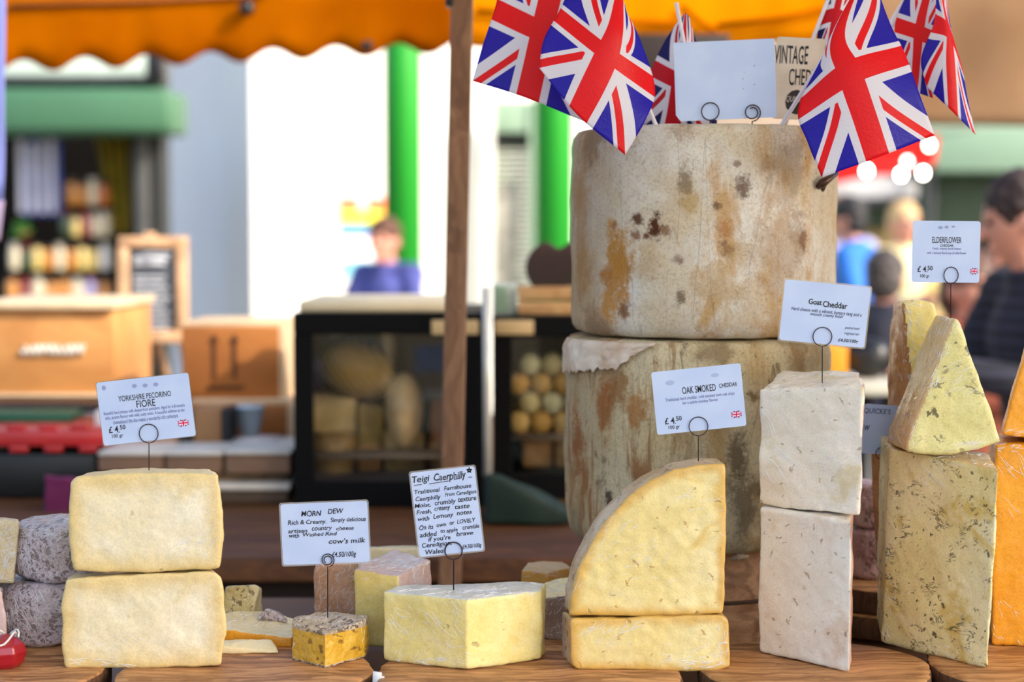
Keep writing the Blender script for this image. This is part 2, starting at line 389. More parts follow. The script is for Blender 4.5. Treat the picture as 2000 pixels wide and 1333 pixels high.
# two boards stacked further back, and the wooden drum that lifts the cloth-bound cheeses
for i, (z, dx) in enumerate(((.957, .0), (.99, .006))):
    b = board(.53 + dx, 2.335, .150, .15, ['lower of two stacked boards behind the tall white cheese', 'upper of two stacked boards, under the small purple cheeses'][i], OL2, th=.033, z=z, seed=20 + i)
drum = thing('wooden_drum', 'brown wooden drum holding up the two tall cloth-bound cheeses', 'stand', (.24, 2.29, ZB - .05))
DW = wood('drum_wood', (206, 160, 122), (170, 120, 84), 0, 1.3, dark=(84, 50, 30))
zt = P(1400, 1083, 2.13).z
c0 = (.245, 2.29, ZB - .05)
mk('stave_wall', lathe([(.12, 0), (.132, .001), (.135, .008), (.135, zt - c0[2] - .010), (.131, zt - c0[2] - .003), (.12, zt - c0[2] - .002)], c0, 64), DW, drum)
mk('drum_hoop', lathe([(.1352, .062), (.138, .063), (.138, .066), (.1352, .067)], c0, 64), plain('hoop', (70, 45, 30), .6), drum)

# ------------------------------------------------------------------ tall cloth-bound cheeses
def truckle_mat(name, spots, base, alt, warm, streak, dark=.0):
    m = M(name); p = m.pos(); q = m.vadd(p, m.noise(p, 22, 4, .6, col=True), .03)
    a = m.noise(q, 7, 5, .6); c = m.mix(m.step(a, .36, .62), lin(base), lin(alt))
    w = m.noise(m.pos(loc=(4, 2, 9), scale=(1, 1, .55)), 9, 6, .68, .6); c = m.mix(m.math('MULTIPLY', m.step(w, .47, .62), .8), c, lin(warm))
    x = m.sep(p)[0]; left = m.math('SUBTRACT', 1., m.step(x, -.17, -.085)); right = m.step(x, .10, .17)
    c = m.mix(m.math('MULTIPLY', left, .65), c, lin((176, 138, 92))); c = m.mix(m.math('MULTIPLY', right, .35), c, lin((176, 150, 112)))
    if streak:
        s = m.noise(m.pos(scale=(1, 1, .16), loc=(2, 7, 1)), 34, 6, .72, .5); msk = m.math('SUBTRACT', 1., m.step(x, -.09, .03))
        c = m.mix(m.math('MULTIPLY', m.math('MULTIPLY', m.step(s, .50, .62), msk), .85), c, lin((158, 98, 44)))
        s2 = m.noise(m.pos(scale=(1, 1, .5), loc=(8, 3, 1)), 30, 6, .75, .5)
        c = m.mix(m.math('MULTIPLY', m.step(s2, .56, .66), .7), c, lin((112, 88, 58)))
    h = m.noise(q, 36, 6, .7)
    for (sp, r, rgb, k, st) in spots:
        qq = m.vadd(m.pos(scale=(1, 1, st)), m.noise(p, 110 if r < .02 else 38, 5, .78, col=True), r * 2.4)
        pp = (sp[0] + r * 1.2, sp[1] + r * 1.2, sp[2] * st + r * 1.2)
        f = m.math('MULTIPLY', m.math('SUBTRACT', 1., m.step(m.dist(qq, pp), r * .35, r)), k)
        c = m.mix(f, c, lin(rgb))
    v = m.vor(q, 60); f = m.math('MULTIPLY', m.math('SUBTRACT', 1., m.step(v, .04, .16)), m.step(m.noise(m.pos(loc=(7, 7, 1)), 12, 3, .6), .54, .62))
    c = m.mix(m.math('MULTIPLY', f, .75), c, lin((96, 60, 34)))
    fib = m.noise(q, 300, 6, .85); c = m.mix(m.math('MULTIPLY', m.step(fib, .47, .66), .42), c, lin((124, 96, 64)))
    g3 = m.noise(q, 110, 5, .75); c = m.mix(m.math('MULTIPLY', m.step(g3, .54, .7), .4), c, lin((150, 118, 78))); c = m.mix(m.math('MULTIPLY', m.step(g3, .3, .42), -.35), c, lin((110, 84, 54))) if False else c
    ln = m.noise(m.pos(scale=(1, 1, .05), loc=(3, 3, 3)), 22, 2, .5); rl = m.math('ABSOLUTE', m.math('SUBTRACT', ln, .5)); c = m.mix(m.math('MULTIPLY', m.math('SUBTRACT', 1., m.step(rl, .0, .006)), .3), c, lin((120, 104, 92)))
    wv = m.math('MULTIPLY', m.wave(p, 260, .5, 1, axis='Z'), m.wave(p, 260, .5, 1, axis='X'))
    h = m.math('ADD', m.math('MULTIPLY', h, 1.), m.math('ADD', m.math('MULTIPLY', fib, .5), m.math('MULTIPLY', wv, .12)))
    m.bsdf(c, .8, nrm=m.bump(h, .85, .006), spec=.25); return m.m
def truckle(pl, pr, Yc, ztop, zbot, mat, label, seed, wob=.002):
    cxp = (pl + pr) / 2; x = bpos(cxp, Yc); dst = math.hypot(x, Yc); r = math.sin(math.atan((pr - pl) / 2 / F)) * dst * .985
    H = ztop - zbot; t = thing('clothbound_cheese', label, 'cheese', (x, Yc, zbot), 'tall cloth-bound cheeses stacked on the drum')
    prof = [(0, 0), (.5, 0), (.9, 0), (.955, .003), (.985, .010), (1, .022)]
    prof += [(1, .022 + (H - .044) * k / 90) for k in range(1, 90)] + [(1, H - .022), (.988, H - .010), (.962, H - .003), (.9, H), (.5, H), (0, H)]
    n = 220; V = []; Fc = []
    for i, (f, h) in enumerate(prof):
        for k in range(n):
            a = 2 * math.pi * k / n; ca, sa = math.cos(a), math.sin(a)
            d = wob * 1.6 * mn.noise(Vector((ca * 1.5, sa * 1.5, h * 9 + seed))) + wob * .7 * mn.noise(Vector((ca * 6, sa * 6, h * 30 + seed)))
            crease = mn.noise(Vector((ca * 3, sa * 3, h * 140 + seed * 3)))
            top = max(0, 1 - abs(H - .03 - h) / .045); d -= .0016 * top * max(0, crease)
            if f >= .9: f2 = f + d / r
            else: f2 = f
            V.append((x + r * f2 * ca, Yc + r * f2 * sa, zbot + h + (.0015 * mn.noise(Vector((ca * 4, sa * 4, seed))) if .3 < f else 0)))
    for i in range(len(prof) - 1):
        for k in range(n): Fc.append((i * n + k, i * n + (k + 1) % n, (i + 1) * n + (k + 1) % n, (i + 1) * n + k))
    mk('cloth_rind', (V, Fc), mat, t)
    return t, x, r
def surf(px, py, x, Yc, r, zb):
    d = P(px, py, 1) - CAM; o = Vector((CAM.x - x, CAM.y - Yc)); A = d.x ** 2 + d.y ** 2; B = 2 * (o.x * d.x + o.y * d.y); C = o.x ** 2 + o.y ** 2 - r * r
    k = (-B - math.sqrt(max(0, B * B - 4 * A * C))) / (2 * A); p = CAM + d * k
    return (p.x - x, p.y - Yc, p.z - zb)
T1 = (bpos(1373, 2.27), 2.27, .1725); T2 = (bpos(1362, 2.27), 2.27, .1725)
z1b = P(1372, 667, 2.10).z; z1t = P(1372, 240, 2.10).z; z2b = P(1362, 1087, 2.10).z
S1 = [(1245, 432, .012, (92, 50, 24), .95, 1), (1280, 447, .014, (88, 44, 22), 1, .6), (1262, 465, .006, (110, 40, 20), .9, 1), (1200, 445, .008, (150, 90, 50), .8, 1), (1240, 462, .010, (130, 72, 36), .8, 1), (1300, 455, .009, (140, 92, 56), .8, 1),
      (1206, 505, .030, (200, 140, 52), .95, .55), (1196, 560, .034, (204, 142, 58), .9, .6), (1180, 545, .02, (186, 122, 52), .7, 1), (1130, 390, .045, (180, 128, 70), .6, .6), (1135, 520, .03, (176, 124, 66), .6, .5),
      (1450, 368, .015, (120, 98, 84), .9, .8), (1338, 358, .012, (140, 118, 84), .8, .4), (1352, 398, .02, (200, 166, 98), .7, 1), (1400, 405, .008, (110, 84, 60), .8, 1), (1560, 465, .02, (150, 118, 84), .5, .5),
      (1420, 490, .013, (120, 78, 52), .7, 1), (1416, 452, .013, (190, 130, 72), .7, .8), (1325, 512, .010, (120, 90, 76), .7, 1), (1445, 500, .026, (196, 160, 100), .5, 1), (1400, 560, .04, (206, 166, 98), .6, 1), (1328, 585, .008, (112, 84, 56), .8, .6),
      (1216, 612, .012, (120, 72, 44), .8, .7), (1160, 640, .04, (150, 108, 66), .7, 1.), (1265, 520, .03, (206, 168, 104), .5, 1), (1545, 330, .035, (150, 124, 96), .5, .6), (1500, 320, .02, (166, 134, 92), .6, 1), (1600, 620, .03, (170, 120, 66), .6, .5),
      (1440, 322, .007, (120, 80, 50), .7, 1), (1525, 505, .05, (186, 146, 98), .5, .5), (1150, 270, .04, (140, 104, 66), .7, .8), (1330, 245, .025, (150, 110, 66), .7, 1), (1570, 470, .010, (136, 92, 54), .8, .5), (1470, 600, .05, (214, 180, 120), .5, 1)]
S2 = [(1190, 975, .010, (74, 54, 44), .95, .7), (1180, 790, .02, (170, 100, 40), .8, .3), (1125, 860, .022, (160, 92, 40), .9, .3), (1245, 800, .022, (190, 128, 62), .8, .8), (1210, 760, .02, (160, 106, 48), .8, .5), (1440, 890, .018, (110, 84, 56), .8, .5),
      (1455, 990, .03, (104, 84, 60), .7, .5), (1180, 720, .03, (200, 178, 140), .6, 1), (1400, 690, .04, (120, 92, 62), .6, 2), (1560, 700, .03, (150, 120, 84), .5, .4), (1470, 775, .010, (120, 84, 46), .8, 1), (1330, 960, .05, (196, 186, 152), .6, 1), (1120, 1020, .03, (150, 130, 100), .6, 1)]
def spotlist(S, T, zb): return [(surf(px, py, *T, zb), r, c, k, st) for px, py, r, c, k, st in S]
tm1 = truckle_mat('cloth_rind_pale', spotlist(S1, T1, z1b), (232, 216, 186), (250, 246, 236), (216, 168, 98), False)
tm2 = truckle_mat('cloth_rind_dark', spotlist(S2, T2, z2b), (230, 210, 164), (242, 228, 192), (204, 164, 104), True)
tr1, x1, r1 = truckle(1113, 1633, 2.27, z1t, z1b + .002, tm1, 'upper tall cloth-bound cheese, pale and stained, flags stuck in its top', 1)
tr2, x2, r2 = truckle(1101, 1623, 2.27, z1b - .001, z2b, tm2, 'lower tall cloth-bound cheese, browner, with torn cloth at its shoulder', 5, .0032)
# torn flap of cloth over the left shoulder of the lower one
V = []; Fc = []; n, mrows = 70, 16
for i in range(mrows + 1):
    for k in range(n + 1):
        a = R(188) + (R(247) - R(188)) * k / n; u = k / n
        low = .046 - .020 * u + .006 * mn.noise(Vector((k * .35, 2, 0))) + .0035 * mn.noise(Vector((k * 1.3, 5, 0)))
        if u > .72: low *= max(.1, 1 - (u - .72) / .28)
        h = (i / mrows) * low
        rr = r2 + .0035 + .0016 * mn.noise(Vector((k * .25, i * .3, 0))) + .0022 * (i / mrows) - (.005 * max(0, 1 - i / 3.))
        V.append((x2 + rr * math.cos(a), 2.27 + rr * math.sin(a), z1b - .004 - h))
for i in range(mrows):
    for k in range(n): Fc.append((i * (n + 1) + k, i * (n + 1) + k + 1, (i + 1) * (n + 1) + k + 1, (i + 1) * (n + 1) + k))
fl = mk('torn_cloth_flap', (V, Fc), sheet('linen', (226, 212, 198), .1, (196, 170, 146), 30), tr2, label='pale frayed cloth flap')
sm = fl.modifiers.new('thick', 'SOLIDIFY'); sm.thickness = .0012
sc = remesh(tube([P(1425, 1093, 2.125), P(1440, 1088, 2.12), P(1462, 1087, 2.13)], [.002, .0045, .002], 8), .001, 2, [(.0012, 300)])
mk('cloth_scrap', sc, D.materials['linen'], tr2)

# ------------------------------------------------------------------ cheeses
BV = {}; PC = []
def piece(name, label, VF, mat, rind=None, pred=None, group=None, vox=.0026, smooth=6, disp=((.0016, 40), (.0006, 130)), seed=1, outline=None, cat='cheese'):
    V, Fc = remesh(VF, vox, smooth, disp, seed)
    base = (float(V[:, 0].mean()), float(V[:, 1].mean()), float(V[:, 2].min())); pv = (V, Fc)
    if rind is None:
        e = polydist(V, outline) if outline else None
        o = mk(name, (V, Fc), mat, base=base, edge=e); BV[o.name] = pv; PC.append(o); return tag(o, label, cat, group)
    t = thing(name, label, cat, base, group); BV[t.name] = pv; PC.append(t); a, b = split((V, Fc), pred)
    mk('paste', a, mat, t, edge=polydist(a[0], outline) if outline else None); mk('rind', b, rind, t, label='rind or filmed face'); return t
from mathutils.bvhtree import BVHTree
_fm = M('cling_film_glint'); _x = _fm.t.nodes.new('ShaderNodeBsdfTransparent'); _y = _fm.t.nodes.new('ShaderNodeBsdfPrincipled'); _y.inputs['Base Color'].default_value = (.93, .94, 1, 1); _y.inputs['Roughness'].default_value = .12; _y.inputs['Coat Weight'].default_value = 1
_z = _fm.t.nodes.new('ShaderNodeMixShader'); _z.inputs[0].default_value = .72; _fm.t.links.new(_x.outputs[0], _z.inputs[1]); _fm.t.links.new(_y.outputs[0], _z.inputs[2]); _fm.t.links.new(_z.outputs[0], _fm.out.inputs[0]); GLINT = _fm.m  # whitish colour stands in for light glinting off the film
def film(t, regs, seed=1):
    """pale crease ribbons standing in for glints of the cling film on a wrapped cheese; regs: (x0, y0, x1, y1, angle, spread, count, length, width)"""
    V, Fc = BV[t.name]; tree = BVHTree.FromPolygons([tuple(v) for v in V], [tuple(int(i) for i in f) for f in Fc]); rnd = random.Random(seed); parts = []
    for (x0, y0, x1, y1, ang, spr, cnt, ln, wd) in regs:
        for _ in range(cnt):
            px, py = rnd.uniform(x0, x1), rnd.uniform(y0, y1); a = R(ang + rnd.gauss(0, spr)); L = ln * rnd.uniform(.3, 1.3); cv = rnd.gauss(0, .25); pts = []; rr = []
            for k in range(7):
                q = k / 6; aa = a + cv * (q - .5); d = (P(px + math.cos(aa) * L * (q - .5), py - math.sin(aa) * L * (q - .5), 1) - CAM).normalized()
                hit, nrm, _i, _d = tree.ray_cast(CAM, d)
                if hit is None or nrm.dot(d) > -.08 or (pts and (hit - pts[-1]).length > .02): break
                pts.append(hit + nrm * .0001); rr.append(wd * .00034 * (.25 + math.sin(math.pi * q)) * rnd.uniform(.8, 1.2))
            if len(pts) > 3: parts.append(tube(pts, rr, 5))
    if parts: tag(mk('film_crease_glints', join(*parts), GLINT, t, label='pale crease ribbons standing in for cling film glints'), kind='stuff')
def zat(py, Y): return P(1000, py, Y).z

PEC = cheese('pecorino_paste', (230, 219, 184), (236, 229, 205), edge=(220, 194, 128), edgew=.030, specks=(120, 112, 90), speck_sc=24, speck_t=.05, speck_mask=.7, wrap=.45, wk=.4, grain=.16, lump=.25, patch=(226, 212, 170))
GR1 = 'pale half wheels stacked at the left'
fr = [(150, 932), (290, 922), (428, 926), (436, 985), (439, 1040), (432, 1112), (290, 1121), (143, 1117), (133, 1060), (132, 1000), (138, 940)]
bk = [(170, 930), (290, 921), (410, 925), (412, 985), (413, 1040), (408, 1105), (290, 1110), (165, 1108), (160, 1060), (158, 1000), (162, 940)]
bk = [(x, y - 8) for x, y in bk]
piece('cheese_half_wheel', 'upper pale half wheel with bulging sides, a card standing above it', loft(fr, 1.893, bk, 1.96), PEC, group=GR1, outline=[P(x, y, 1.893) for x, y in fr], seed=2)
fr = [(126, 1132), (290, 1122), (420, 1117), (434, 1128), (441, 1190), (442, 1240), (433, 1301), (290, 1306), (127, 1306), (119, 1250), (120, 1180)]
bk = [(x * .88 + 34, y - 10) for x, y in fr]
piece('cheese_half_wheel', 'lower pale half wheel standing on the boards at the left', loft(fr, 1.889, bk, 1.96), PEC, group=GR1, outline=[P(x, y, 1.889) for x, y in fr], seed=4)

QY = cheese('yellow_paste', (224, 207, 140), (233, 221, 168), edge=(208, 164, 74), edgew=.015, cracks=1.1, crackcol=(176, 124, 40), specks=(80, 50, 20), speck_sc=14, speck_t=.045, speck_mask=.72, wrap=.8, wk=1.1, grain=.12, patch=(214, 184, 100), lump=.5)
RN = cheese('washed_rind', (196, 160, 116), (222, 200, 170), specks=(120, 84, 50), wrap=.9, wk=1.4, grain=.3, rough=.6)
fr = [(1113, 1203), (1116, 1165), (1130, 1110), (1154, 1060), (1186, 1014), (1225, 972), (1268, 941), (1318, 919), (1368, 908), (1416, 907), (1419, 1000), (1417, 1120), (1413, 1200), (1260, 1204)]
Yq = 1.893; bk = [(x - 14 if y < 1190 and x < 1300 else (x - 8 if x < 1400 else x - 14), y - 14) for x, y in fr]
ql = [P(x, y, Yq) for x, y in fr]
piece('cheese_quarter', 'yellow quarter wheel on its cut side, carrying the smoked cheese card', loft(fr, Yq, bk, Yq + .075), QY, RN, lambda c, n: c[1] > Yq + .006 and n[2] > -.2 and n[0] < .7, outline=ql, seed=7, disp=((.0018, 24), (.0009, 90)), vox=.0022)
fr = [(1115, 1211), (1260, 1206), (1410, 1202), (1424, 1212), (1428, 1303), (1400, 1311), (1128, 1309), (1116, 1298)]
bk = [(x - 18 if x < 1300 else x - 12, y - 16) for x, y in fr]
piece('cheese_block', 'flat yellow block in cling film under the quarter wheel', loft(fr, 1.882, bk, 1.965), QY, RN, lambda c, n: n[0] < -.75, outline=[P(x, y, 1.882) for x, y in fr], seed=9, disp=((.002, 30), (.0007, 110)))

GO = cheese('goat_paste', (238, 230, 218), (243, 239, 230), cracks=1.5, crackcol=(140, 112, 74), specks=(90, 90, 76), speck_sc=20, speck_t=.06, speck_mask=.66, wrap=.5, wk=.6, grain=.12, patch=(226, 206, 186), lump=.5)
GOW = cheese('goat_paste_filmed', (236, 226, 208), (242, 234, 220), cracks=1.3, crackcol=(160, 122, 74), wrap=.95, wk=1.5, grain=.12, patch=(222, 204, 160), lump=.5)
PR = cheese('pink_rind', (196, 150, 132), (216, 184, 172), wrap=.8, wk=1.2, grain=.25)
A = G(1481, 1276); B = G(1660, 1317); Cc = (B.x + .026, B.y + .125); Dd = (A.x + .05, A.y + .10)
zA, zB_ = zat(990, A.y), zat(1019, B.y)
gr = 'white goat cheese wedges stacked in the middle of the right side'
piece('cheese_wedge', 'lower tall white goat wedge with small cracks, standing on the board', standing([(A.x, A.y), (B.x, B.y), Cc, Dd], [zA, zB_, zB_ + .001, zA + .001]), GO, PR, lambda c, n: n[0] > .7 or (n[1] > .6), group=gr, seed=12, disp=((.002, 24), (.0006, 100)))
zC, zD = zat(762, A.y), zat(754, B.y)
A2 = G(1478, 1276); B2 = G(1677, 1312)
lowp = [(A2.x, A2.y, zA + .003), (B2.x, B2.y, zB_ + .003), (Cc[0] + .004, Cc[1], zB_ + .004), (Dd[0], Dd[1], zA + .004)]
upp = [(A2.x + .001, A2.y, zC), (B2.x + .003, B2.y, zD), (Cc[0] + .006, Cc[1], zD + .006), (Dd[0] - .01, Dd[1], zC + .014)]
piece('cheese_wedge', 'upper white goat wedge wrapped in glossy cling film, card above', prism(upp, lowp), GOW, PR, lambda c, n: n[0] > .7 or n[1] > .6, group=gr, seed=14, disp=((.0026, 26), (.0008, 100)))

CA = cheese('crumbly_paste', (228, 212, 136), (234, 222, 160), wrap=.8, wk=1.3, grain=.12, patch=(222, 200, 110), specks=(170, 160, 110), speck_sc=40, speck_t=.06, speck_mask=.56)
CAR = cheese('chalky_rind', (214, 212, 202), (186, 190, 192), wrap=.9, wk=1.6, grain=.2, patch=(150, 150, 130))
L_, F_, R_ = G(749, 1292), G(912, 1312), G(1058, 1291)
zt_ = zat(1172, F_.y)
bp = [(L_.x, L_.y), (F_.x, F_.y), (R_.x, R_.y), (R_.x + .005, R_.y + .03), (bpos(1010, 1.975), 1.975), (bpos(860, 1.965), 1.965), (L_.x + .01, L_.y + .035)]
piece('cheese_wedge', 'pale yellow crumbly wedge in cling film under the tall handwritten card', standing(bp, [zt_, zt_, zt_ + .001, zt_ + .002, zt_ + .001, zt_, zt_]), CA, CAR, lambda c, n: n[2] > .75 and c[2] > zt_ - .02, seed=17, disp=((.0018, 30), (.0006, 120)))

MD = cheese('golden_paste', (212, 166, 44), (222, 182, 72), specks=(120, 78, 20), speck_sc=70, speck_t=.16, speck_mask=.5, wrap=.75, wk=.9, grain=.2, patch=(198, 146, 32), rough=.35)
MDR = cheese('bloomy_rind', (190, 170, 140), (214, 200, 190), specks=(96, 70, 44), speck_sc=130, speck_t=.3, speck_mask=.42, wrap=.6, wk=1.6, grain=.5, rough=.8, lump=1)
L_, F_, R_ = G(571, 1289), G(635, 1306), G(713, 1286); zt_ = zat(1236, F_.y); zk = zat(1193, 1.93) 
bp = [(L_.x, L_.y), (F_.x, F_.y), (R_.x, R_.y), (R_.x + .003, R_.y + .022), (bpos(640, 1.99), 1.99), (L_.x - .001, L_.y + .022)]
piece('cheese_wedge', 'small golden wedge with bloomy grey rind, under the landscape handwritten card', standing(bp, [zt_ + .003, zt_ - .002, zt_ + .004, zt_ + .004, zt_ + .002, zt_ + .004]), MD, MDR, lambda c, n: n[2] > .6 or n[1] > .4 or c[2] < ZB + .0028 or c[2] > zt_ - .004, vox=.0014, smooth=5, seed=19, disp=((.0018, 60), (.0007, 200)))

SA = cheese('herb_paste', (226, 214, 150), (234, 226, 176), specks=(62, 54, 28), speck_sc=84, speck_t=.12, speck_mask=.52, veins=(66, 62, 44), vein_sc=22, wrap=.6, wk=.7, grain=.16, patch=(206, 178, 76), lump=.6)
SU = cheese('sage_paste', (208, 202, 134), (218, 214, 154), specks=(52, 46, 26), speck_sc=42, speck_t=.14, speck_mask=.6, veins=(80, 76, 60), vein_sc=16, wrap=.7, wk=.9, grain=.2)
SR = cheese('filmed_rind', (206, 176, 122), (222, 202, 160), wrap=1, wk=1.9, grain=.2, patch=(176, 130, 70))
A = G(1721, 1257); B = G(1929, 1308); Cc = (B.x + .032, B.y + .13); Dd = (A.x + .02, A.y + .12)
z0, z1_ = zat(874, A.y), zat(918, B.y)
lowp = [(A.x, A.y, ZB), (B.x, B.y, ZB), (Cc[0], Cc[1], ZB), (Dd[0], Dd[1], ZB)]
upp = [(A.x + .006, A.y, z0), (B.x + .009, B.y, z1_), (Cc[0], Cc[1], z1_ + .002), (Dd[0], Dd[1], z0 + .002)]
HS = piece('cheese_wedge', 'tall olive-tinged herb-flecked wedge standing beside the orange cheese', prism(upp, lowp), SA, SR, lambda c, n: n[2] > .8 and c[2] > z1_ - .02, seed=23, disp=((.003, 22), (.0008, 90)))
fr = [(1769, 884), (1812, 889), (1858, 889), (1910, 879), (1957, 863), (1928, 778), (1898, 700), (1880, 645), (1872, 624), (1862, 620), (1846, 660), (1808, 765), (1775, 850)]
bk = [(1729, 866), (1770, 866), (1810, 866), (1860, 860), (1905, 850), (1885, 778), (1860, 700), (1846, 640), (1838, 617), (1824, 614), (1806, 650), (1768, 757), (1733, 840)]
piece('cheese_wedge', 'upright sage-flecked triangular wedge, on top of the herb-flecked wedge', loft(fr, 1.945, [(x + 2, y) for x, y in bk], 2.05), SU, SR, lambda c, n: n[0] < -.35, seed=26, disp=((.0018, 28), (.0007, 100)))
PL = cheese('butter_paste', (226, 204, 116), (234, 218, 144), wrap=.9, wk=1.6, grain=.12)
BR = cheese('brown_rind', (176, 112, 48), (196, 136, 70), wrap=.7, wk=1.2, grain=.35, patch=(150, 84, 34))
fr = [(1786, 868), (1860, 868), (1850, 720), (1832, 620), (1824, 590), (1790, 586), (1764, 592), (1766, 640), (1778, 740)]
bk = [(1730, 852), (1790, 850), (1800, 720), (1802, 620), (1796, 592), (1770, 586), (1744, 590), (1738, 660), (1732, 760)]
piece('cheese_wedge', 'buttery yellow wedge with brown rind behind the sage-flecked triangle', loft(fr, 2.075, bk, 2.17), PL, BR, lambda c, n: n[0] < -.5, seed=29)
BR2 = cheese('bark_rind', (168, 110, 66), (190, 136, 92), wrap=.5, wk=1, grain=.4, patch=(128, 80, 46))
fr = [(1698, 818), (1718, 824), (1742, 812), (1750, 900), (1750, 1232), (1720, 1215), (1712, 1100), (1702, 960)]
piece('cheese_wedge', 'narrow brown-rinded wedge standing left of the herb-flecked wedge', loft(fr, 2.15, [(x + 10, y - 6) for x, y in fr], 2.17), BR2, seed=30)
OR_ = cheese('orange_paste', (232, 156, 12), (238, 168, 30), wrap=.75, wk=.8, grain=.2, patch=(214, 122, 14), specks=(240, 190, 120), speck_sc=26, speck_t=.08, speck_mask=.55)
A = G(1937, 1262); z0 = zat(868, A.y)
piece('cheese_block', 'tall orange block at the right edge of the stall', standing([(A.x, A.y), (A.x + .16, A.y - .03), (A.x + .17, A.y + .09), (A.x + .02, A.y + .10)], z0), OR_, seed=33, group='orange cheeses at the right edge')
fr = [(1957, 850), (2080, 868), (2120, 850), (2060, 700), (2010, 660), (1996, 712), (1975, 780)]
piece('cheese_wedge', 'orange triangular wedge resting on the tall orange block', loft(fr, A.y + .002, [(x - 2, y - 8) for x, y in fr], A.y + .08), OR_, seed=35, group='orange cheeses at the right edge')
# cheeses at the back of the boards
PU = cheese('purple_rind', (176, 140, 150), (206, 184, 196), wrap=1, wk=1.8, grain=.3, patch=(150, 108, 100), specks=(100, 76, 80), speck_sc=140, speck_t=.3, speck_mask=.5)
zs = .9905
def wheel(cx, cy, r, z0, z1, label, mat, seed, bulge=.12, group=None):
    h = z1 - z0; pr = [(0, 0), (r * .8, 0), (r * .94, h * .08), (r, h * .3), (r * (1 + bulge * .3), h * .5), (r, h * .7), (r * .94, h * .92), (r * .8, h), (0, h)]
    return piece('round_cheese', label, lathe(pr, (cx, cy, z0), 40), mat, seed=seed, group=group, smooth=4, disp=((.003, 30), (.0008, 120)))
x = bpos(1712, 2.30); ga = 'small purple-rinded cheeses on the stacked boards'
wheel(x, 2.30, .035, zs, zat(1035, 2.28), 'lower of two small purple-rinded cheeses on the stacked boards', PU, 40, group=ga)
wheel(x - .001, 2.30, .033, zat(1035, 2.28) + .001, zat(946, 2.28), 'upper of two small purple-rinded cheeses on the stacked boards', PU, 41, group=ga)
gb = 'round lilac-grey cheeses in cling film at the left'
x = bpos(102, 2.03); zm = zat(1152, 1.96)
GRI = cheese('lilac_rind', (188, 172, 176), (214, 204, 216), wrap=1, wk=2, grain=.45, patch=(160, 140, 120), specks=(110, 94, 90), speck_sc=160, speck_t=.35, speck_mask=.48)
wheel(x - .012, 2.035, .060, ZB + .001, zm, 'lower round lilac-grey cheese in cling film at the left', GRI, 43, group=gb)
wheel(x + .002, 2.035, .054, zm + .001, zat(1032, 1.975), 'upper round lilac-grey cheese in cling film at the left', GRI, 44, group=gb)
fr = [(-30, 1142), (28, 1140), (38, 1020), (10, 1016), (-30, 1016)]
YR = cheese('film_yellow', (206, 186, 140), (220, 206, 176), wrap=1, wk=2, grain=.3, patch=(140, 110, 70))
fr2 = [(-40, 1256), (18, 1256), (24, 1150), (-40, 1146)]
piece('cheese_block', 'yellow block in shiny film resting at the far left edge', loft(fr, 1.985, [(x, y - 6) for x, y in fr], 2.03), YR, seed=46)
piece('cheese_block', 'mauve-rinded block under the shiny film block at the left edge', loft([(-50, 1268), (2, 1268), (6, 1148), (-50, 1146)], 1.975, [(-50, 1262), (2, 1262), (6, 1142), (-50, 1140)], 2.03), GRI, seed=47)
fr = [(-20, 1262), (16, 1262), (12, 1200), (2, 1152), (-20, 1146)]
piece('cheese_wedge', 'pale pink wedge behind the red waxed cheese at the left edge', loft(fr, 1.935, [(x - 3, y - 4) for x, y in fr], 1.965), cheese('pink_paste', (208, 176, 172), (222, 196, 192), wrap=.6), seed=48, vox=.002)
# red waxed cheese with white string
t = thing('waxed_cheese', 'small red waxed cheese tied with white string, in the left corner', 'cheese', (bpos(-4, 1.9), 1.9, ZB))
RW = plain('red_wax', (158, 14, 34), .3, coat=.6)
p0 = (bpos(-2, 1.895), 1.895, ZB)
pf = remesh(lathe([(0, 0), (.014, 0), (.020, .006), (.0235, .018), (.021, .026), (.012, .033), (.004, .037), (0, .037)], p0, 7), .0013, 2)
mk('wax_coat', pf, RW, t)
sp = [Vector(p0) + Vector((.016 * math.cos(a) * (1 - .3 * (a / 9)), .016 * math.sin(a) - .006, .035 + .006 * math.sin(2.3 * a))) for a in [k * .3 for k in range(30)]]
mk('string', tube(sp, .0011, 6), plain('white_string', (235, 232, 232), .8), t)
# group between the left pair and the middle board
MT = cheese('mottled_block', (196, 178, 122), (210, 198, 158), patch=(170, 130, 60), wrap=.6, wk=1.5, grain=.3, specks=(110, 96, 60), speck_sc=90, speck_t=.2, speck_mask=.5)
fr = [(432, 1218), (492, 1216), (506, 1148), (498, 1143), (440, 1148)]
piece('cheese_wedge', 'mottled grey-yellow wedge behind the orange piece, right of the half wheels', loft(fr, 2.06, [(445, 1205), (516, 1205), (512, 1150), (500, 1141), (445, 1146)], 2.10), MT, seed=50, vox=.002)
a, b = G(430, 1262), G(566, 1262); zt_ = zat(1222, 2.0)
piece('cheese_wedge', 'flat orange wedge with pale top behind the half wheels', prism([(a.x - .02, 1.995, zt_), (b.x + .004, 1.985, zt_ - .012), (b.x + .005, 2.05, zt_ - .004), (bpos(510, 2.06), 2.06, zt_ + .004), (a.x, 2.06, zt_ + .004)], [(a.x - .02, 1.995, ZB), (b.x + .004, 1.985, ZB), (b.x + .005, 2.05, ZB), (bpos(510, 2.06), 2.06, ZB), (a.x, 2.06, ZB)]),
      OR_, cheese('film_top', (230, 214, 170), (240, 226, 190), wrap=1, wk=2), lambda c, n: n[2] > .8 and c[2] > ZB + .005, seed=52, vox=.0018)
fr = [(498, 1207), (560, 1212), (540, 1196), (520, 1188), (505, 1196)]
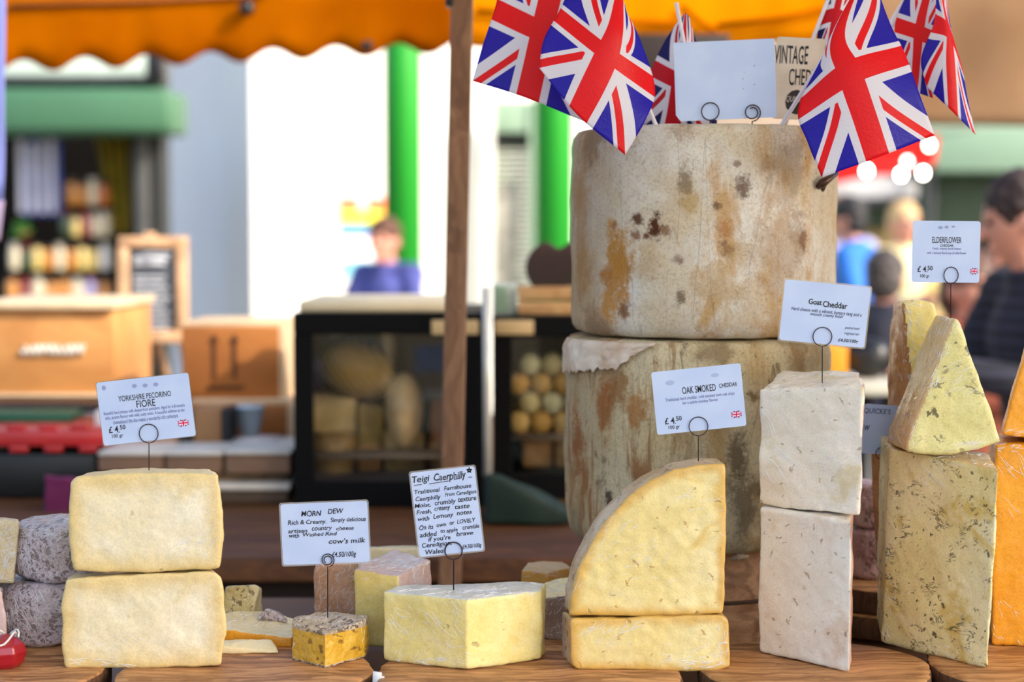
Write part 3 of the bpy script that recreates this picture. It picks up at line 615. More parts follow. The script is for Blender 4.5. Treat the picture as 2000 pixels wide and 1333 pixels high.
piece('cheese_wedge', 'small white-rinded wedge lying on the orange piece', loft([(502, 1210), (562, 1216), (545, 1200), (520, 1189)], 2.03, [(506, 1206), (562, 1208), (548, 1198), (524, 1188)], 2.06), GRI, seed=53, vox=.0014)
a = G(444, 1258)
piece('cheese_wedge', 'thin cream sliver in front of the orange piece beside the half wheels', prism([(a.x - .02, 1.955, ZB + .009), (bpos(540, 1.955), 1.955, ZB + .003), (bpos(524, 1.975), 1.975, ZB + .013), (a.x - .02, 1.975, ZB + .012)], [(a.x - .02, 1.955, ZB), (bpos(540, 1.955), 1.955, ZB), (bpos(524, 1.975), 1.975, ZB), (a.x - .02, 1.975, ZB)]), cheese('cream_sliver', (238, 224, 180), (244, 234, 200), wrap=.8), seed=54, vox=.0014)
# yellow wedge, pink rinded piece, cream block in the middle back
A = G(692, 1262); B = G(762, 1270); z0 = zat(1112, A.y)
bp = [(A.x, A.y), (B.x + .01, B.y), (bpos(812, 2.01), 2.01), (bpos(842, 2.03), 2.03), (bpos(770, 2.10), 2.10), (bpos(700, 2.04), 2.04)]
piece('cheese_wedge', 'yellow wedge with pink rind and filmed top behind the pale crumbly wedge', standing(bp, [z0, z0 - .004, z0, z0 + .004, z0 + .004, z0]), cheese('soft_yellow', (222, 198, 116), (230, 212, 144), wrap=.6, wk=.9, grain=.15), cheese('pink_film_rind', (206, 170, 160), (214, 206, 214), wrap=1, wk=2, grain=.25), lambda c, n: n[2] > .75 or n[0] > .6, seed=56)
fr = [(613, 1245), (702, 1245), (694, 1112), (690, 1098), (622, 1100), (612, 1112)]
piece('cheese_block', 'pink-brown rinded block behind the small golden wedge', loft(fr, 2.07, [(x + 6, y - 8) for x, y in fr], 2.11), cheese('pink_brown_rind', (198, 150, 118), (214, 176, 158), wrap=.9, wk=1.8, grain=.35, patch=(180, 120, 84)), seed=58)
fr = [(640, 1200), (816, 1200), (822, 1076), (812, 1070), (720, 1072), (650, 1078)]
piece('cheese_block', 'cream coloured block at the back between the two handwritten cards', loft(fr, 2.16, [(x, y - 4) for x, y in fr], 2.24), cheese('cream_block', (218, 204, 164), (228, 218, 184), wrap=.5, cracks=.8), seed=59)
# right of the crumbly wedge
A = G(1042, 1254); z0 = zat(1168, 2.03)
bp = [(bpos(1020, 2.045), 2.045), (bpos(1064, 2.025), 2.025), (bpos(1112, 2.02), 2.02), (bpos(1130, 2.10), 2.10), (bpos(1080, 2.13), 2.13)]
piece('cheese_wedge', 'cream-topped wedge with grey rind beside the quarter wheel', standing(bp, [z0, z0, z0 + .006, z0 + .012, z0 + .002]), cheese('grey_rind', (150, 124, 110), (178, 160, 152), wrap=.9, wk=1.6, grain=.4), cheese('cream_top', (232, 212, 150), (240, 226, 176), wrap=.9, wk=1.4), lambda c, n: n[2] > .6 and c[2] > z0 - .012, seed=61, vox=.002)
bp = [(bpos(1018, 2.17), 2.17), (bpos(1072, 2.155), 2.155), (bpos(1118, 2.19), 2.19), (bpos(1100, 2.23), 2.23), (bpos(1030, 2.22), 2.22)]
piece('cheese_wedge', 'small amber wedge furthest back, left of the stacked quarter wheel', standing(bp, zat(1114, 2.17), ZB - .049), cheese('amber_paste', (206, 150, 60), (214, 168, 92), wrap=.8, wk=1.2), cheese('tan_top', (190, 160, 110), (214, 190, 150), wrap=.8), lambda c, n: n[2] > .7 and c[2] > ZB, seed=63, vox=.002)
# folded paper scraps between the boards
p = P(738, 1326, 1.80)
for i, (px, py, w) in enumerate(((737, 1318, .006), (741, 1326, .007))):
    p = P(px, py, 1.84); V = [(p.x - w, p.y, p.z - .09 + .0), (p.x + w, p.y + .004, ZB - .049), (p.x + w * .7, p.y + .008, p.z), (p.x - w * .8, p.y + .002, p.z + .003)]
    V[0] = (V[0][0], V[0][1], ZB - .049)
    tag(o := mk('paper_scrap', (V, [(0, 1, 2, 3)]), plain('scrap_paper', (215, 222, 235), .7), base=V[0]), ['folded white paper scrap between two boards', 'front folded white paper scrap between two boards'][i], 'paper', 'paper scraps between boards')
    o.modifiers.new('s', 'SOLIDIFY').thickness = .0004

# ------------------------------------------------------------------ pale ribbons for glints along the cling film creases of the wrapped cheeses
def pc(words): return next(o for o in PC if words in o['label'])
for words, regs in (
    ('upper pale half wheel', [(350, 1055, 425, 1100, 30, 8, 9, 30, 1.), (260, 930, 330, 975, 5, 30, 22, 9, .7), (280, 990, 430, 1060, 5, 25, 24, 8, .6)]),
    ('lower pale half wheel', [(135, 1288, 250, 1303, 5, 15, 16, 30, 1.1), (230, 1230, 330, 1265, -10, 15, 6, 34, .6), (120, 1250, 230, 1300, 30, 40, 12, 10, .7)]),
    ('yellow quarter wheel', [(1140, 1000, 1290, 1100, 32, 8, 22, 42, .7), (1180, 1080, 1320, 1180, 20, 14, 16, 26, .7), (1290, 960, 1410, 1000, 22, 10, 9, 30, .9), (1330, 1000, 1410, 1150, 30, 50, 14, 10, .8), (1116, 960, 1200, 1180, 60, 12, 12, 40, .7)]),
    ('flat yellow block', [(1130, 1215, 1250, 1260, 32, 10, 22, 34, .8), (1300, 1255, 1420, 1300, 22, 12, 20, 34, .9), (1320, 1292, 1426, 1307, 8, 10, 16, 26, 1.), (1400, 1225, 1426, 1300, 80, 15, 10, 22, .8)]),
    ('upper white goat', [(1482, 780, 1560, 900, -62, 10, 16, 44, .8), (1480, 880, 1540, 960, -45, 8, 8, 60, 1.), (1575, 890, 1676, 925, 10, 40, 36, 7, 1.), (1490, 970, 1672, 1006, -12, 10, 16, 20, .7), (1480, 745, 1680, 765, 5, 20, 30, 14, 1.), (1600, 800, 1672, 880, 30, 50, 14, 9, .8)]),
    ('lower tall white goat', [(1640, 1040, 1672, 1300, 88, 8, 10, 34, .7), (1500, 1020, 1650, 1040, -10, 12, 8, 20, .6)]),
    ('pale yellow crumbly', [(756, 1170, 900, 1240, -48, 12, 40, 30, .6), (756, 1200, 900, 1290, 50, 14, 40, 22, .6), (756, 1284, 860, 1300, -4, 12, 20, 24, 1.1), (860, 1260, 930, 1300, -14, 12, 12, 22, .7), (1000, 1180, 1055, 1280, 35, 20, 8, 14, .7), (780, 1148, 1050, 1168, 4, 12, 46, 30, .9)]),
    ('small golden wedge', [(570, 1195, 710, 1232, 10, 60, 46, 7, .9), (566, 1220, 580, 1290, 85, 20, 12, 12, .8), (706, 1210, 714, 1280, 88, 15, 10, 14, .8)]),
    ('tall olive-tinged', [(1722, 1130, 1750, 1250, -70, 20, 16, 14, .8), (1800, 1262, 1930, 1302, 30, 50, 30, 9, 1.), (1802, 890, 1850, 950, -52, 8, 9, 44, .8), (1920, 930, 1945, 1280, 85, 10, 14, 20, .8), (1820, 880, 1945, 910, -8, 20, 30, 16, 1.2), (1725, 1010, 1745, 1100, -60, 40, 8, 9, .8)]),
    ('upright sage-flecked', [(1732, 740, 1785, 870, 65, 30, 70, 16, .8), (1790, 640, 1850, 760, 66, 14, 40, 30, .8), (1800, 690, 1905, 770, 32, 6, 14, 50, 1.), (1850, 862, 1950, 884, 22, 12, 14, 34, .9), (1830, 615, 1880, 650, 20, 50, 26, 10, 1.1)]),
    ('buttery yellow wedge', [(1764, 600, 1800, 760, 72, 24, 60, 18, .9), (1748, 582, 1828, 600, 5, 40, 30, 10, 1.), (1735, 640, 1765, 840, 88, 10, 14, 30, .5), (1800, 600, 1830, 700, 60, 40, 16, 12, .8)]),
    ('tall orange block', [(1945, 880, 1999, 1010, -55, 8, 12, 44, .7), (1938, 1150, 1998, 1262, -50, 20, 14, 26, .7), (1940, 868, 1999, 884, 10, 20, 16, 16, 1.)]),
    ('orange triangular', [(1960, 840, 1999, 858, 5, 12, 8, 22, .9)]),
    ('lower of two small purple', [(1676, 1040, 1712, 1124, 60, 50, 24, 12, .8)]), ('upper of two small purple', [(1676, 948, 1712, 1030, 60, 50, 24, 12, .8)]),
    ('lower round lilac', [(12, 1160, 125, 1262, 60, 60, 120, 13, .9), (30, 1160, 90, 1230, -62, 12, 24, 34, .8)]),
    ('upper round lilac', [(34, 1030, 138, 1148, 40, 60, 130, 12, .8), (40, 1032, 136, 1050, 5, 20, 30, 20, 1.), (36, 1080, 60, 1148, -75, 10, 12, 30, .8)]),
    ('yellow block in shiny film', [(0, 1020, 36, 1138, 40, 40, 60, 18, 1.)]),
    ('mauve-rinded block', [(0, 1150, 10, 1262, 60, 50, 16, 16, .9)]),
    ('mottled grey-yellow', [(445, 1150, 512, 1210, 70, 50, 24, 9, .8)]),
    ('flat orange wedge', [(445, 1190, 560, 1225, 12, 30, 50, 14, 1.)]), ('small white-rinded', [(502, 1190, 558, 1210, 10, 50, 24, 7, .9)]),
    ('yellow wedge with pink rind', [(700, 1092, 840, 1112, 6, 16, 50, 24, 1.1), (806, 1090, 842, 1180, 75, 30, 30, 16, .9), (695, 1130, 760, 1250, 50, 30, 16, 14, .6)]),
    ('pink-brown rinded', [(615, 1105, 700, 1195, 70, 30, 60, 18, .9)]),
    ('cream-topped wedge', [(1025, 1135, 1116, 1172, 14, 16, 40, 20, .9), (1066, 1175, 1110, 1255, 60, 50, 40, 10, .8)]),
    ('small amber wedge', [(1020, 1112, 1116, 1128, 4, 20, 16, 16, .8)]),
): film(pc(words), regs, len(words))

# ------------------------------------------------------------------ cards
_tx = {}
def glyphs(s, bold=0., shear=0., wob=0., space=1.):
    key = (s, bold, shear, wob, space)
    if key in _tx: return _tx[key]
    cu = D.curves.new('t', 'FONT'); cu.body = s; cu.offset = bold; cu.shear = shear; cu.resolution_u = 3; cu.space_character = space; cu.fill_mode = 'FRONT'
    o = D.objects.new('t', cu); COL.objects.link(o); bpy.context.view_layer.update()
    ev = o.evaluated_get(bpy.context.evaluated_depsgraph_get()); me = ev.to_mesh()
    V = np.array([v.co[:2] for v in me.vertices]); Fc = [tuple(p.vertices) for p in me.polygons]; ev.to_mesh_clear()
    D.objects.remove(o); D.curves.remove(cu)
    if wob:
        for i, v in enumerate(V):
            V[i] = v + np.array([mn.noise(Vector((v[0] * 1.3, v[1] * 2.2, len(s)))), mn.noise(Vector((v[0] * 1.1, v[1] * 1.7, 9 + len(s))))]) * wob
    assert np.isfinite(V).all(); V = V - V.min(0); V = V / V.max(0); _tx[key] = (V, Fc); return V, Fc
INK = plain('black_ink', (14, 12, 18), .5, var=0); INKB = plain('blue_grey_ink', (88, 92, 150), .6, var=0); WIRE = plain('dark_wire', (60, 48, 58), .3, .8, var=0)
CARDM = M('card_stock'); CARDM.bsdf(CARDM.mix(CARDM.step(CARDM.noise(CARDM.pos(), 22, 3, .5), .35, .7), lin((174, 194, 232)), lin((184, 202, 236))), .32, coat=.3); CARDM = CARDM.m
SMUDGE = plain('smudge', (140, 150, 196), .6, var=.05)
LAM = M('laminate'); _a = LAM.t.nodes.new('ShaderNodeBsdfTransparent'); _b = LAM.t.nodes.new('ShaderNodeBsdfGlossy'); _b.inputs['Roughness'].default_value = .15
_c = LAM.t.nodes.new('ShaderNodeMixShader'); _c.inputs[0].default_value = .35; LAM.t.links.new(_a.outputs[0], _c.inputs[1]); LAM.t.links.new(_b.outputs[0], _c.inputs[2]); LAM.t.links.new(_c.outputs[0], LAM.out.inputs[0]); LAM = LAM.m
JACKP = union_jack('printed_union_flag', 0, 0, red=(200, 30, 80), blue=(60, 40, 120), wht=(228, 225, 245))
class Card:
    def __init__(s, label, cx, cy, w, h, rot, Y, group='price cards on wire holders', mat=None, corner=5, lam=0, bend=0., cut=0):
        s.cx, s.cy, s.w, s.h, s.a, s.Y = cx, cy, w, h, R(rot), Y; s.c = P(cx, cy, Y); s.s = Y / F; s.bend = bend
        s.t = thing('price_card', label, 'card', P(cx, cy + h / 2, Y), group)
        s.t2 = s.t
        pts = []; k = corner
        for (sx, sy, a0) in ((1, 1, 0), (-1, 1, 90), (-1, -1, 180), (1, -1, 270)):
            for q in range(5):
                a = R(a0 + q * 22.5); pts.append((sx * (w / 2 - k) + k * math.cos(a), sy * (h / 2 - k) + k * math.sin(a)))
        if cut: pts = [p for p in pts if not (p[0] < -w / 2 + k + 1 and p[1] < -h / 2 + k + 1)][:]; pts[10:10] = [(-w / 2, -h / 2 + cut), (-w / 2 + cut * .7, -h / 2)]
        n = len(pts); Fr = [s.L(u, v, 0) for u, v in pts]; Bk = [s.L(u, v, -.0005) for u, v in pts]
        sh = mk('card_sheet', prism(Fr, Bk), mat or CARDM, s.t, smooth=False)
        if lam:
            q = [(u * (w + 2 * lam) / w, v * (h + 2 * lam) / h) for u, v in pts]
            mk('laminate', prism([s.L(u, v, -.0001) for u, v in q], [s.L(u, v, -.0004) for u, v in q]), LAM, s.t, smooth=False, label='clear laminate border')
        s.top, s.t = s.t, sh
    def L(s, u, v, out):
        d = s.bend * (u / s.w * 2) ** 2
        return s.c + Vector((math.cos(s.a) * u - math.sin(s.a) * v, 0, math.sin(s.a) * u + math.cos(s.a) * v)) * s.s + Vector((0, -out + d, 0))
    def uv(s, px, py):
        dx, dy = px - s.cx, s.cy - py; return dx * math.cos(s.a) + dy * math.sin(s.a), -dx * math.sin(s.a) + dy * math.cos(s.a)
    def write(s, name, items, mat=None, out=.0003):
        """items: (text, x, y, width, height, bold, shear, wobble) with x, y the middle of the line in the frame"""
        parts = []
        for it in items:
            tx, px, py, w, h = it[:5]; V, Fc = glyphs(tx, *(it[5:] or ())); u0, v0 = s.uv(px, py)
            parts.append(([s.L(u0 + (x - .5) * w, v0 + (y - .5) * h, out) for x, y in V], Fc))
        mk(name, join(*parts), mat or INK, s.t, smooth=False)
    def blob(s, name, items, mat, out=.0002):
        for px, py, rx, ry in items:
            u0, v0 = s.uv(px, py); mk(name, ([s.L(u0 + rx * math.cos(k * .524), v0 + ry * math.sin(k * .524), out) for k in range(12)], [tuple(range(12))]), mat, s.t, smooth=False)
    def stroke(s, name, lines, w, mat=None, out=.0003):
        parts = []
        for ln in lines:
            q = [Vector(s.uv(*p)) for p in ln]
            for a, b in zip(q, q[1:]):
                n = (b - a).orthogonal().normalized() * w / 2; parts.append(([s.L(*(a + n), out), s.L(*(a - n), out), s.L(*(b - n), out), s.L(*(b + n), out)], [(0, 1, 2, 3)]))
        mk(name, join(*parts), mat or INK, s.t, smooth=False)
    def flag(s, px, py, w, h):
        u0, v0 = s.uv(px, py); V = [s.L(u0 + a * w / 2, v0 + b * h / 2, .0003) for a, b in ((-1, -1), (1, -1), (1, 1), (-1, 1))]
        o = mk('union_flag_print', (V, [(0, 1, 2, 3)]), JACKP, s.t, smooth=False); uv = o.data.uv_layers.new(name='UVMap')
        for i, c in enumerate(((0, 0), (1, 0), (1, 1), (0, 1))): uv.data[i].uv = c
    def holder(s, px, py, r, bottom=None, wr=.00055, rings=1, rx=None, Yb=None):
        """coil that grips the card in front, stem down into the cheese"""
        c = P(px, py, s.Y); q = s.s; pts = []; rx = rx or r
        if bottom is not None: b = P(px, bottom + 12, Yb or s.Y); pts += [b, P(px, py + r + 6, s.Y - .0012)]
        for k in range(int(26 * rings) + 1):
            a = R(-90) + 2 * math.pi * k / 26; f = 1 - .30 * k / 26 if rings > 1 else 1
            pts.append(Vector((c.x + rx * q * f * math.cos(a), s.Y - .0014, c.z + r * q * f * math.sin(a))))
        mk('wire_holder', tube(pts, wr, 8), WIRE, s.top)

c = Card('card for the pecorino, two-line black title, above the left half wheels', 285, 800, 182, 125, 6.3, 1.925, lam=1.5)
c.write('title_lettering', [('YORKSHIRE PECORINO', 283, 774, 104, 11, .004, 0), ('FIORE', 285, 788, 37, 14, .006, 0)])
c.write('description_lettering', [('Beautiful hard sheeps milk cheese from yorkshire. Aged for 6-8 months', 282, 801, 160, 8.5), ('salty, picante flavour with mild, nutty notes. A beautiful addition to any', 283, 810, 157, 8.5), ('cheeseboard this also makes a wonderful rich carbonara', 284, 819, 128, 8)], INKB)
c.write('price_lettering', [('£ 4', 221, 840, 19, 13, .015), ('.', 232, 845, 2, 2, .03), ('50', 239, 835, 11, 9, .015), ('100 gr', 229, 853, 22, 9, .008)])
c.flag(358, 827, 21, 13); c.blob('faded_mark', [(263, 754, 5, 4), (284, 753, 5, 4), (305, 751, 5, 4), (203, 758, 4, 5)], SMUDGE)
c.holder(291, 847, 18.5, 926)
c = Card('landscape handwritten card above the small golden wedge', 635, 1042, 171, 121, 2.3, 1.922, lam=3)
H = (.014, .18, .09)
c.write('title_lettering', [('MORN', 608, 1003, 40, 12, *H), ('DEW', 656, 998, 31, 11, *H)])
c.write('description_lettering', [('Rich & Creamy.', 600, 1021, 76, 12, *H), ('Simply delicious', 681, 1016, 70, 12, *H), ('artisan', 581, 1038, 38, 8, *H), ('country', 629, 1034, 40, 10, *H), ('cheese', 674, 1032, 35, 8, *H), ('with', 574, 1047, 20, 9, *H), ('Washed Rind', 625, 1044, 68, 8, *H), ("cow's milk", 678, 1057, 73, 11, *H)])
c.write('price_lettering', [('£4.50/100g', 672, 1085, 48, 14, *H)])
c.holder(640, 1094, 14, 1196, rings=1.95)
c = Card('tall handwritten card with star, above the pale crumbly wedge', 873, 1000, 127, 168, 6.3, 1.93, lam=3)
c.write('title_lettering', [('Teigi', 822, 937, 35, 17, *H), ('Caerphilly', 879, 931, 64, 20, *H)])
c.stroke('underline', [[(808, 948), (824, 946)], [(838, 945), (876, 939)], [(887, 936), (900, 934)], [(915, 932), (923, 931)]], 1.3)
st = [(917 + 5.5 * math.sin(2 * math.pi * k * 2 / 5), 918 - 5.5 * math.cos(2 * math.pi * k * 2 / 5)) for k in range(6)]
c.stroke('star_mark', [st], 1.8)
rows = [('Traditional', 834, 959, 50, 9), ('Farmhouse', 894, 951, 54, 9), ('Caerphilly', 836, 974, 50, 12), ('From Ceredigion', 900, 964, 62, 10), ('Moist,', 825, 988, 32, 10), ('crumbly', 870, 982, 42, 12), ('texture', 913, 975, 36, 9),
        ('Fresh,', 828, 1001, 30, 10), ('creamy', 864, 995, 32, 10), ('taste', 903, 990, 30, 8), ('with', 827, 1014, 23, 9), ('Lemony', 866, 1009, 40, 12), ('notes', 907, 1002, 30, 8), ('On its', 832, 1031, 28, 10), ('own', 862, 1027, 19, 6), ('or', 883, 1023, 10, 6), ('LOVELY', 911, 1018, 37, 9),
        ('added', 836, 1045, 34, 10), ('to apple', 877, 1038, 34, 11), ('crumble', 920, 1030, 33, 9), ("if you're", 858, 1054, 44, 12), ('brave', 908, 1043, 34, 9), ('Ceredigion,', 853, 1066, 58, 12), ('Wales', 848, 1079, 36, 10)]
c.write('description_lettering', [r + H for r in rows])
c.write('price_lettering', [('£4.50/100g', 922, 1069, 38, 11, *H)])
c.holder(886, 1076, 17, 1162, wr=.0008)
c = Card('card for the oak smoked cheese, above the yellow quarter wheel', 1365, 780, 176, 124, 6, 1.935)
c.write('title_lettering', [('OAK SMOKED', 1365, 760, 66, 14, .006)]); c.write('handwritten_addition', [('CHEDDAR', 1422, 752, 35, 9, .01, .1, .08)])
c.write('description_lettering', [('Traditional hard cheddar, cold smoked over oak chips', 1367, 776, 136, 8.5), ('for a subtle smokey flavour', 1368, 785, 70, 8)], INKB)
c.write('price_lettering', [('£ 4', 1308, 823, 19, 13, .015), ('.', 1319, 828, 2, 2, .03), ('50', 1326, 818, 11, 9, .015), ('100 gr', 1317, 836, 22, 9, .008)])
c.flag(1439, 810, 20, 13); c.blob('faded_mark', [(1308, 748, 9, 5), (1396, 733, 8, 4)], plain('faint_smudge', (156, 174, 214), .6, var=.03))
c.holder(1364, 833, 18.5, 908)
c = Card('card for the goat cheese, serif title, tilted over the white wedges', 1611, 613, 168, 119, -5.6, 1.945, lam=3)
c.write('title_lettering', [('Goat', 1592, 590, 26, 11, .02), ('Cheddar', 1631, 596, 48, 12, .02)])
c.write('description_lettering', [('Hard cheese with a vibrant, buttery tang and a', 1614, 610, 138, 9, .006, .25), ('smooth creamy finish', 1614, 617, 64, 8, .006, .25), ('pasturised', 1665, 642, 29, 7, 0, .25), ('vegetarian', 1664, 653, 29, 7, 0, .25)], plain('soft_black_ink', (50, 50, 84), .6, var=0))
c.write('price_lettering', [('£4.50/100g', 1657, 667, 40, 8.5, .02, .2)]); c.holder(1606, 658, 18.5, 742)
c = Card('card for the elderflower cheese, high above the sage-flecked triangle', 1848, 492, 132, 120, -.6, 1.985)
c.write('title_lettering', [('ELDERFLOWER', 1849, 469, 57, 12, .004)]); c.write('handwritten_addition', [('CHEDDAR', 1849, 480, 26, 5, .01, .1, .06)])
c.write('description_lettering', [('Fresh, creamy hard cheese', 1849, 486.5, 55, 6.5), ('with a delicate floral pop of elderflower', 1849, 495, 77, 6.5)], INKB)
c.write('price_lettering', [('£ 4', 1801, 526, 17, 12, .015), ('.', 1811, 531, 2, 2, .03), ('50', 1817, 524, 10, 9, .015), ('100 gr', 1807, 540, 18, 8, .008)]); c.flag(1903, 530, 14, 12)
c.blob('faded_mark', [(1836, 445, 5, 3), (1848, 444, 4, 3), (1861, 443, 4, 2)], SMUDGE); c.holder(1857, 538, 16, 617, rx=14, Yb=1.99)
c = Card('small handwritten card half hidden behind the white wedges', 1727, 840, 84, 98, -4, 2.118)
c.write('handwritten_lettering', [("QUICKE\u2019S", 1713, 804, 52, 12, .0, .1, .03), ('W', 1693, 836, 11, 11, .02, .1, .06)], plain('purple_ink', (50, 26, 80), .6, var=0))
c.holder(1722, 886, 12, 948, Yb=2.3)
c = Card('large blank white card leaning on top of the tall cloth-bound cheese', 1417, 156, 196, 152, 2.4, 2.125, bend=.003, corner=2, cut=12, group='cards on the tall cheese')
c.holder(1387, 218, 17, 236, wr=.0008); c.holder(1469, 220, 17, 236, wr=.0008, rings=1.6)
SMP = plain('speck_ink', (120, 124, 140), .6, var=0); c.blob('speck_mark', [(1473, 129, 1.2, 1.2), (1453, 141, 1, 1), (1451, 154, 1.3, 1), (1473, 165, 1.2, 1.2), (1452, 173, 1, 1)], SMP)
c = Card('cream cloth label with black oval mark, right of the blank card', 1560, 154, 94, 158, -3, 2.175, mat=sheet('calico', (232, 222, 206), .15, (214, 200, 178), 20), group='cards on the tall cheese')
c.write('title_lettering', [('VINTAGE', 1545, 108, 66, 37, .01, 0, .05), ('CHEDDAR', 1580, 152, 78, 33, .01, 0, .05)])
c.blob('oval_mark', [(1556, 199, 22, 24)], plain('black_oval', (40, 28, 26), .6)); c.write('oval_lettering', [('QUICKE', 1553, 194, 34, 13, .0, .3)], plain('pale_print', (220, 210, 200), .7), out=.0005)
# ------------------------------------------------------------------ paper flags on sticks
def catmull(p, t):
    n = len(p); x = t * (n - 1); i = min(int(x), n - 2); f = x - i
    a = p[i - 1] if i > 0 else p[0] * 2 - p[1]; d = p[i + 2] if i + 2 < n else p[-1] * 2 - p[-2]; b, c = p[i], p[i + 1]
    return b * 1. + (c - a) * .5 * f + (a * 2 - b * 5 + c * 4 - d) * .5 * f * f + (b * 3 - a - c * 3 + d) * .5 * f ** 3
def paper_flag(label, grid, uv, stick, mat, name='paper_flag', sw=.0026):
    """grid rows: along the cloth from the hoist, columns: across; entries (px, py, Y)"""
    base = Vector(P(*stick[0])); t = thing(name, label, 'flag', base, 'small union flags stuck in the tall cheese')
    g = [[Vector(P(*q)) for q in row] for row in grid]; nu, nv = 44, 32; V = []; Fc = []; UV = []
    for i in range(nu + 1):
        for k in range(nv + 1):
            V.append(catmull([catmull(row, k / nv) for row in g], i / nu)); UV.append((uv[0] + (uv[1] - uv[0]) * i / nu, uv[2] + (uv[3] - uv[2]) * k / nv))
    for i in range(nu):
        for k in range(nv): Fc.append((i * (nv + 1) + k, i * (nv + 1) + k + 1, (i + 1) * (nv + 1) + k + 1, (i + 1) * (nv + 1) + k))
    o = mk('flag_sheet', (V, Fc), mat, t); l = o.data.uv_layers.new(name='UVMap')
    for lp in o.data.loops: l.data[lp.index].uv = UV[lp.vertex_index]
    o.modifiers.new('thick', 'SOLIDIFY').thickness = .0003
    mk('stick', tube([P(*q) for q in stick], sw, 10), plain('white_plastic', (222, 220, 232), .35, var=.02), t); return t
JF = union_jack('union_flag_front', .35, .02, mirror=True); JB = union_jack('union_flag_back', .12, .01, mirror=True, red=(206, 26, 40), blue=(36, 32, 96))
ztp = 2.15
paper_flag('large union flag hanging right of the cards, corner pointing down', [[(1668, -8, 2.10), (1686, -50, 2.075), (1700, -60, 2.07)], [(1603, 118, 2.075), (1634, 70, 2.05), (1738, 45, 2.06)], [(1559, 214, 2.06), (1659, 141, 2.035), (1768, 106, 2.05)], [(1578, 280, 2.045), (1690, 232, 2.03), (1797, 187, 2.04)], [(1605, 347, 2.04), (1714, 308, 2.03), (1826, 264, 2.05)]],
           (0, 1, 0, 1), [(1508, 276, 2.16), (1523, 250, 2.13), (1610, 110, 2.09), (1720, -75, 2.075)], JF)
paper_flag('front union flag of the left pair, its tip over the cheese', [[(1150, -60, 2.10), (1212, -5, 2.08), (1222, 20, 2.12)], [(1112, -15, 2.085), (1204, 58, 2.06), (1251, 80, 2.10)], [(1089, 28, 2.075), (1187, 105, 2.055), (1279, 172, 2.085)], [(1062, 78, 2.065), (1160, 163, 2.05), (1262, 232, 2.06)], [(1053, 133, 2.06), (1128, 225, 2.05), (1221, 303, 2.055)]],
           (0, 1, 0, 1), [(1292, 262, 2.16), (1279, 240, 2.13), (1230, 120, 2.11), (1140, -80, 2.11)], JF)
paper_flag('back union flag of the left pair, hanging furthest left', [[(1010, -150, 2.18), (1100, -110, 2.17), (1200, -60, 2.17)], [(985, -60, 2.165), (1078, -22, 2.15), (1185, 30, 2.15)], [(966, 18, 2.155), (1058, 62, 2.14), (1168, 100, 2.14)], [(942, 92, 2.145), (1044, 130, 2.13), (1155, 170, 2.13)], [(923, 158, 2.14), (1030, 192, 2.13), (1142, 238, 2.135)]],
           (0, 1, 1, 0), [(1262, 262, 2.24), (1235, 200, 2.21), (1060, -140, 2.19)], JF)
paper_flag('dark folded union flag behind the left edge of the blank card', [[(1334, 30, 2.22), (1339, 26, 2.21), (1346, 34, 2.22)], [(1300, 78, 2.225), (1335, 95, 2.20), (1362, 88, 2.21)], [(1274, 133, 2.23), (1325, 158, 2.20), (1395, 180, 2.21)], [(1258, 190, 2.235), (1318, 215, 2.20), (1400, 230, 2.21)], [(1244, 240, 2.24), (1310, 262, 2.205), (1400, 280, 2.21)]],
           (0, 1, 0, 1), [(1358, 262, 2.20), (1337, 90, 2.195), (1321, 5, 2.195)], JB)
paper_flag('narrow union flag between the cream label and the large right flag', [[(1630, -60, 2.21), (1665, -70, 2.21), (1700, -60, 2.22)], [(1612, 0, 2.21), (1640, -5, 2.20), (1672, 10, 2.21)], [(1598, 50, 2.21), (1630, 42, 2.195), (1664, 60, 2.20)], [(1596, 92, 2.21), (1622, 84, 2.195), (1650, 100, 2.20)], [(1594, 140, 2.21), (1618, 134, 2.2), (1650, 140, 2.2)]],
           (.12, 1, 0, 1), [(1528, 262, 2.24), (1588, 76, 2.205), (1640, -60, 2.205)], JB)
paper_flag('union flag with curled edge, behind the large right flag', [[(1795, -70, 2.17), (1825, -50, 2.16), (1850, -40, 2.15)], [(1768, -5, 2.17), (1806, 10, 2.16), (1842, 20, 2.15)], [(1748, 48, 2.17), (1795, 64, 2.155), (1838, 84, 2.145)], [(1752, 105, 2.16), (1790, 118, 2.15), (1828, 140, 2.14)], [(1752, 160, 2.15), (1785, 178, 2.145), (1822, 192, 2.14)]],
           (0, 1, 0, 1), [(1600, 262, 2.24), (1740, 42, 2.175), (1810, -70, 2.175)], JF)
paper_flag('outermost union flag at the right with pointed drooping corner', [[(1825, -90, 2.12), (1838, -60, 2.12), (1846, -40, 2.13)], [(1828, -20, 2.12), (1842, 5, 2.12), (1856, 50, 2.14)], [(1824, 44, 2.12), (1854, 62, 2.115), (1878, 130, 2.135)], [(1799, 115, 2.12), (1858, 130, 2.11), (1890, 195, 2.13)], [(1810, 170, 2.12), (1862, 220, 2.11), (1905, 263, 2.125)]],
           (0, 1, 0, 1), [(1612, 262, 2.27), (1700, 120, 2.22), (1835, -90, 2.135)], JF)
# cheese iron hanging in the side of the tall cheese
t = thing('cheese_iron', 'brown metal cheese iron stuck in the right side of the tall cheese', 'tool', P(1608, 385, 2.16))
DM = plain('dark_metal', (86, 66, 58), .3, .9)
mk('handle', tube([P(1597, 366, 2.15), P(1606, 358, 2.145), P(1618, 350, 2.15), P(1634, 338, 2.16)], [.0035, .006, .0045, .0035], 12), DM, t)
mk('blade', tube([P(1612, 356, 2.148), P(1606, 370, 2.165), P(1602, 388, 2.205)], [.003, .0032, .002], 10), DM, t)
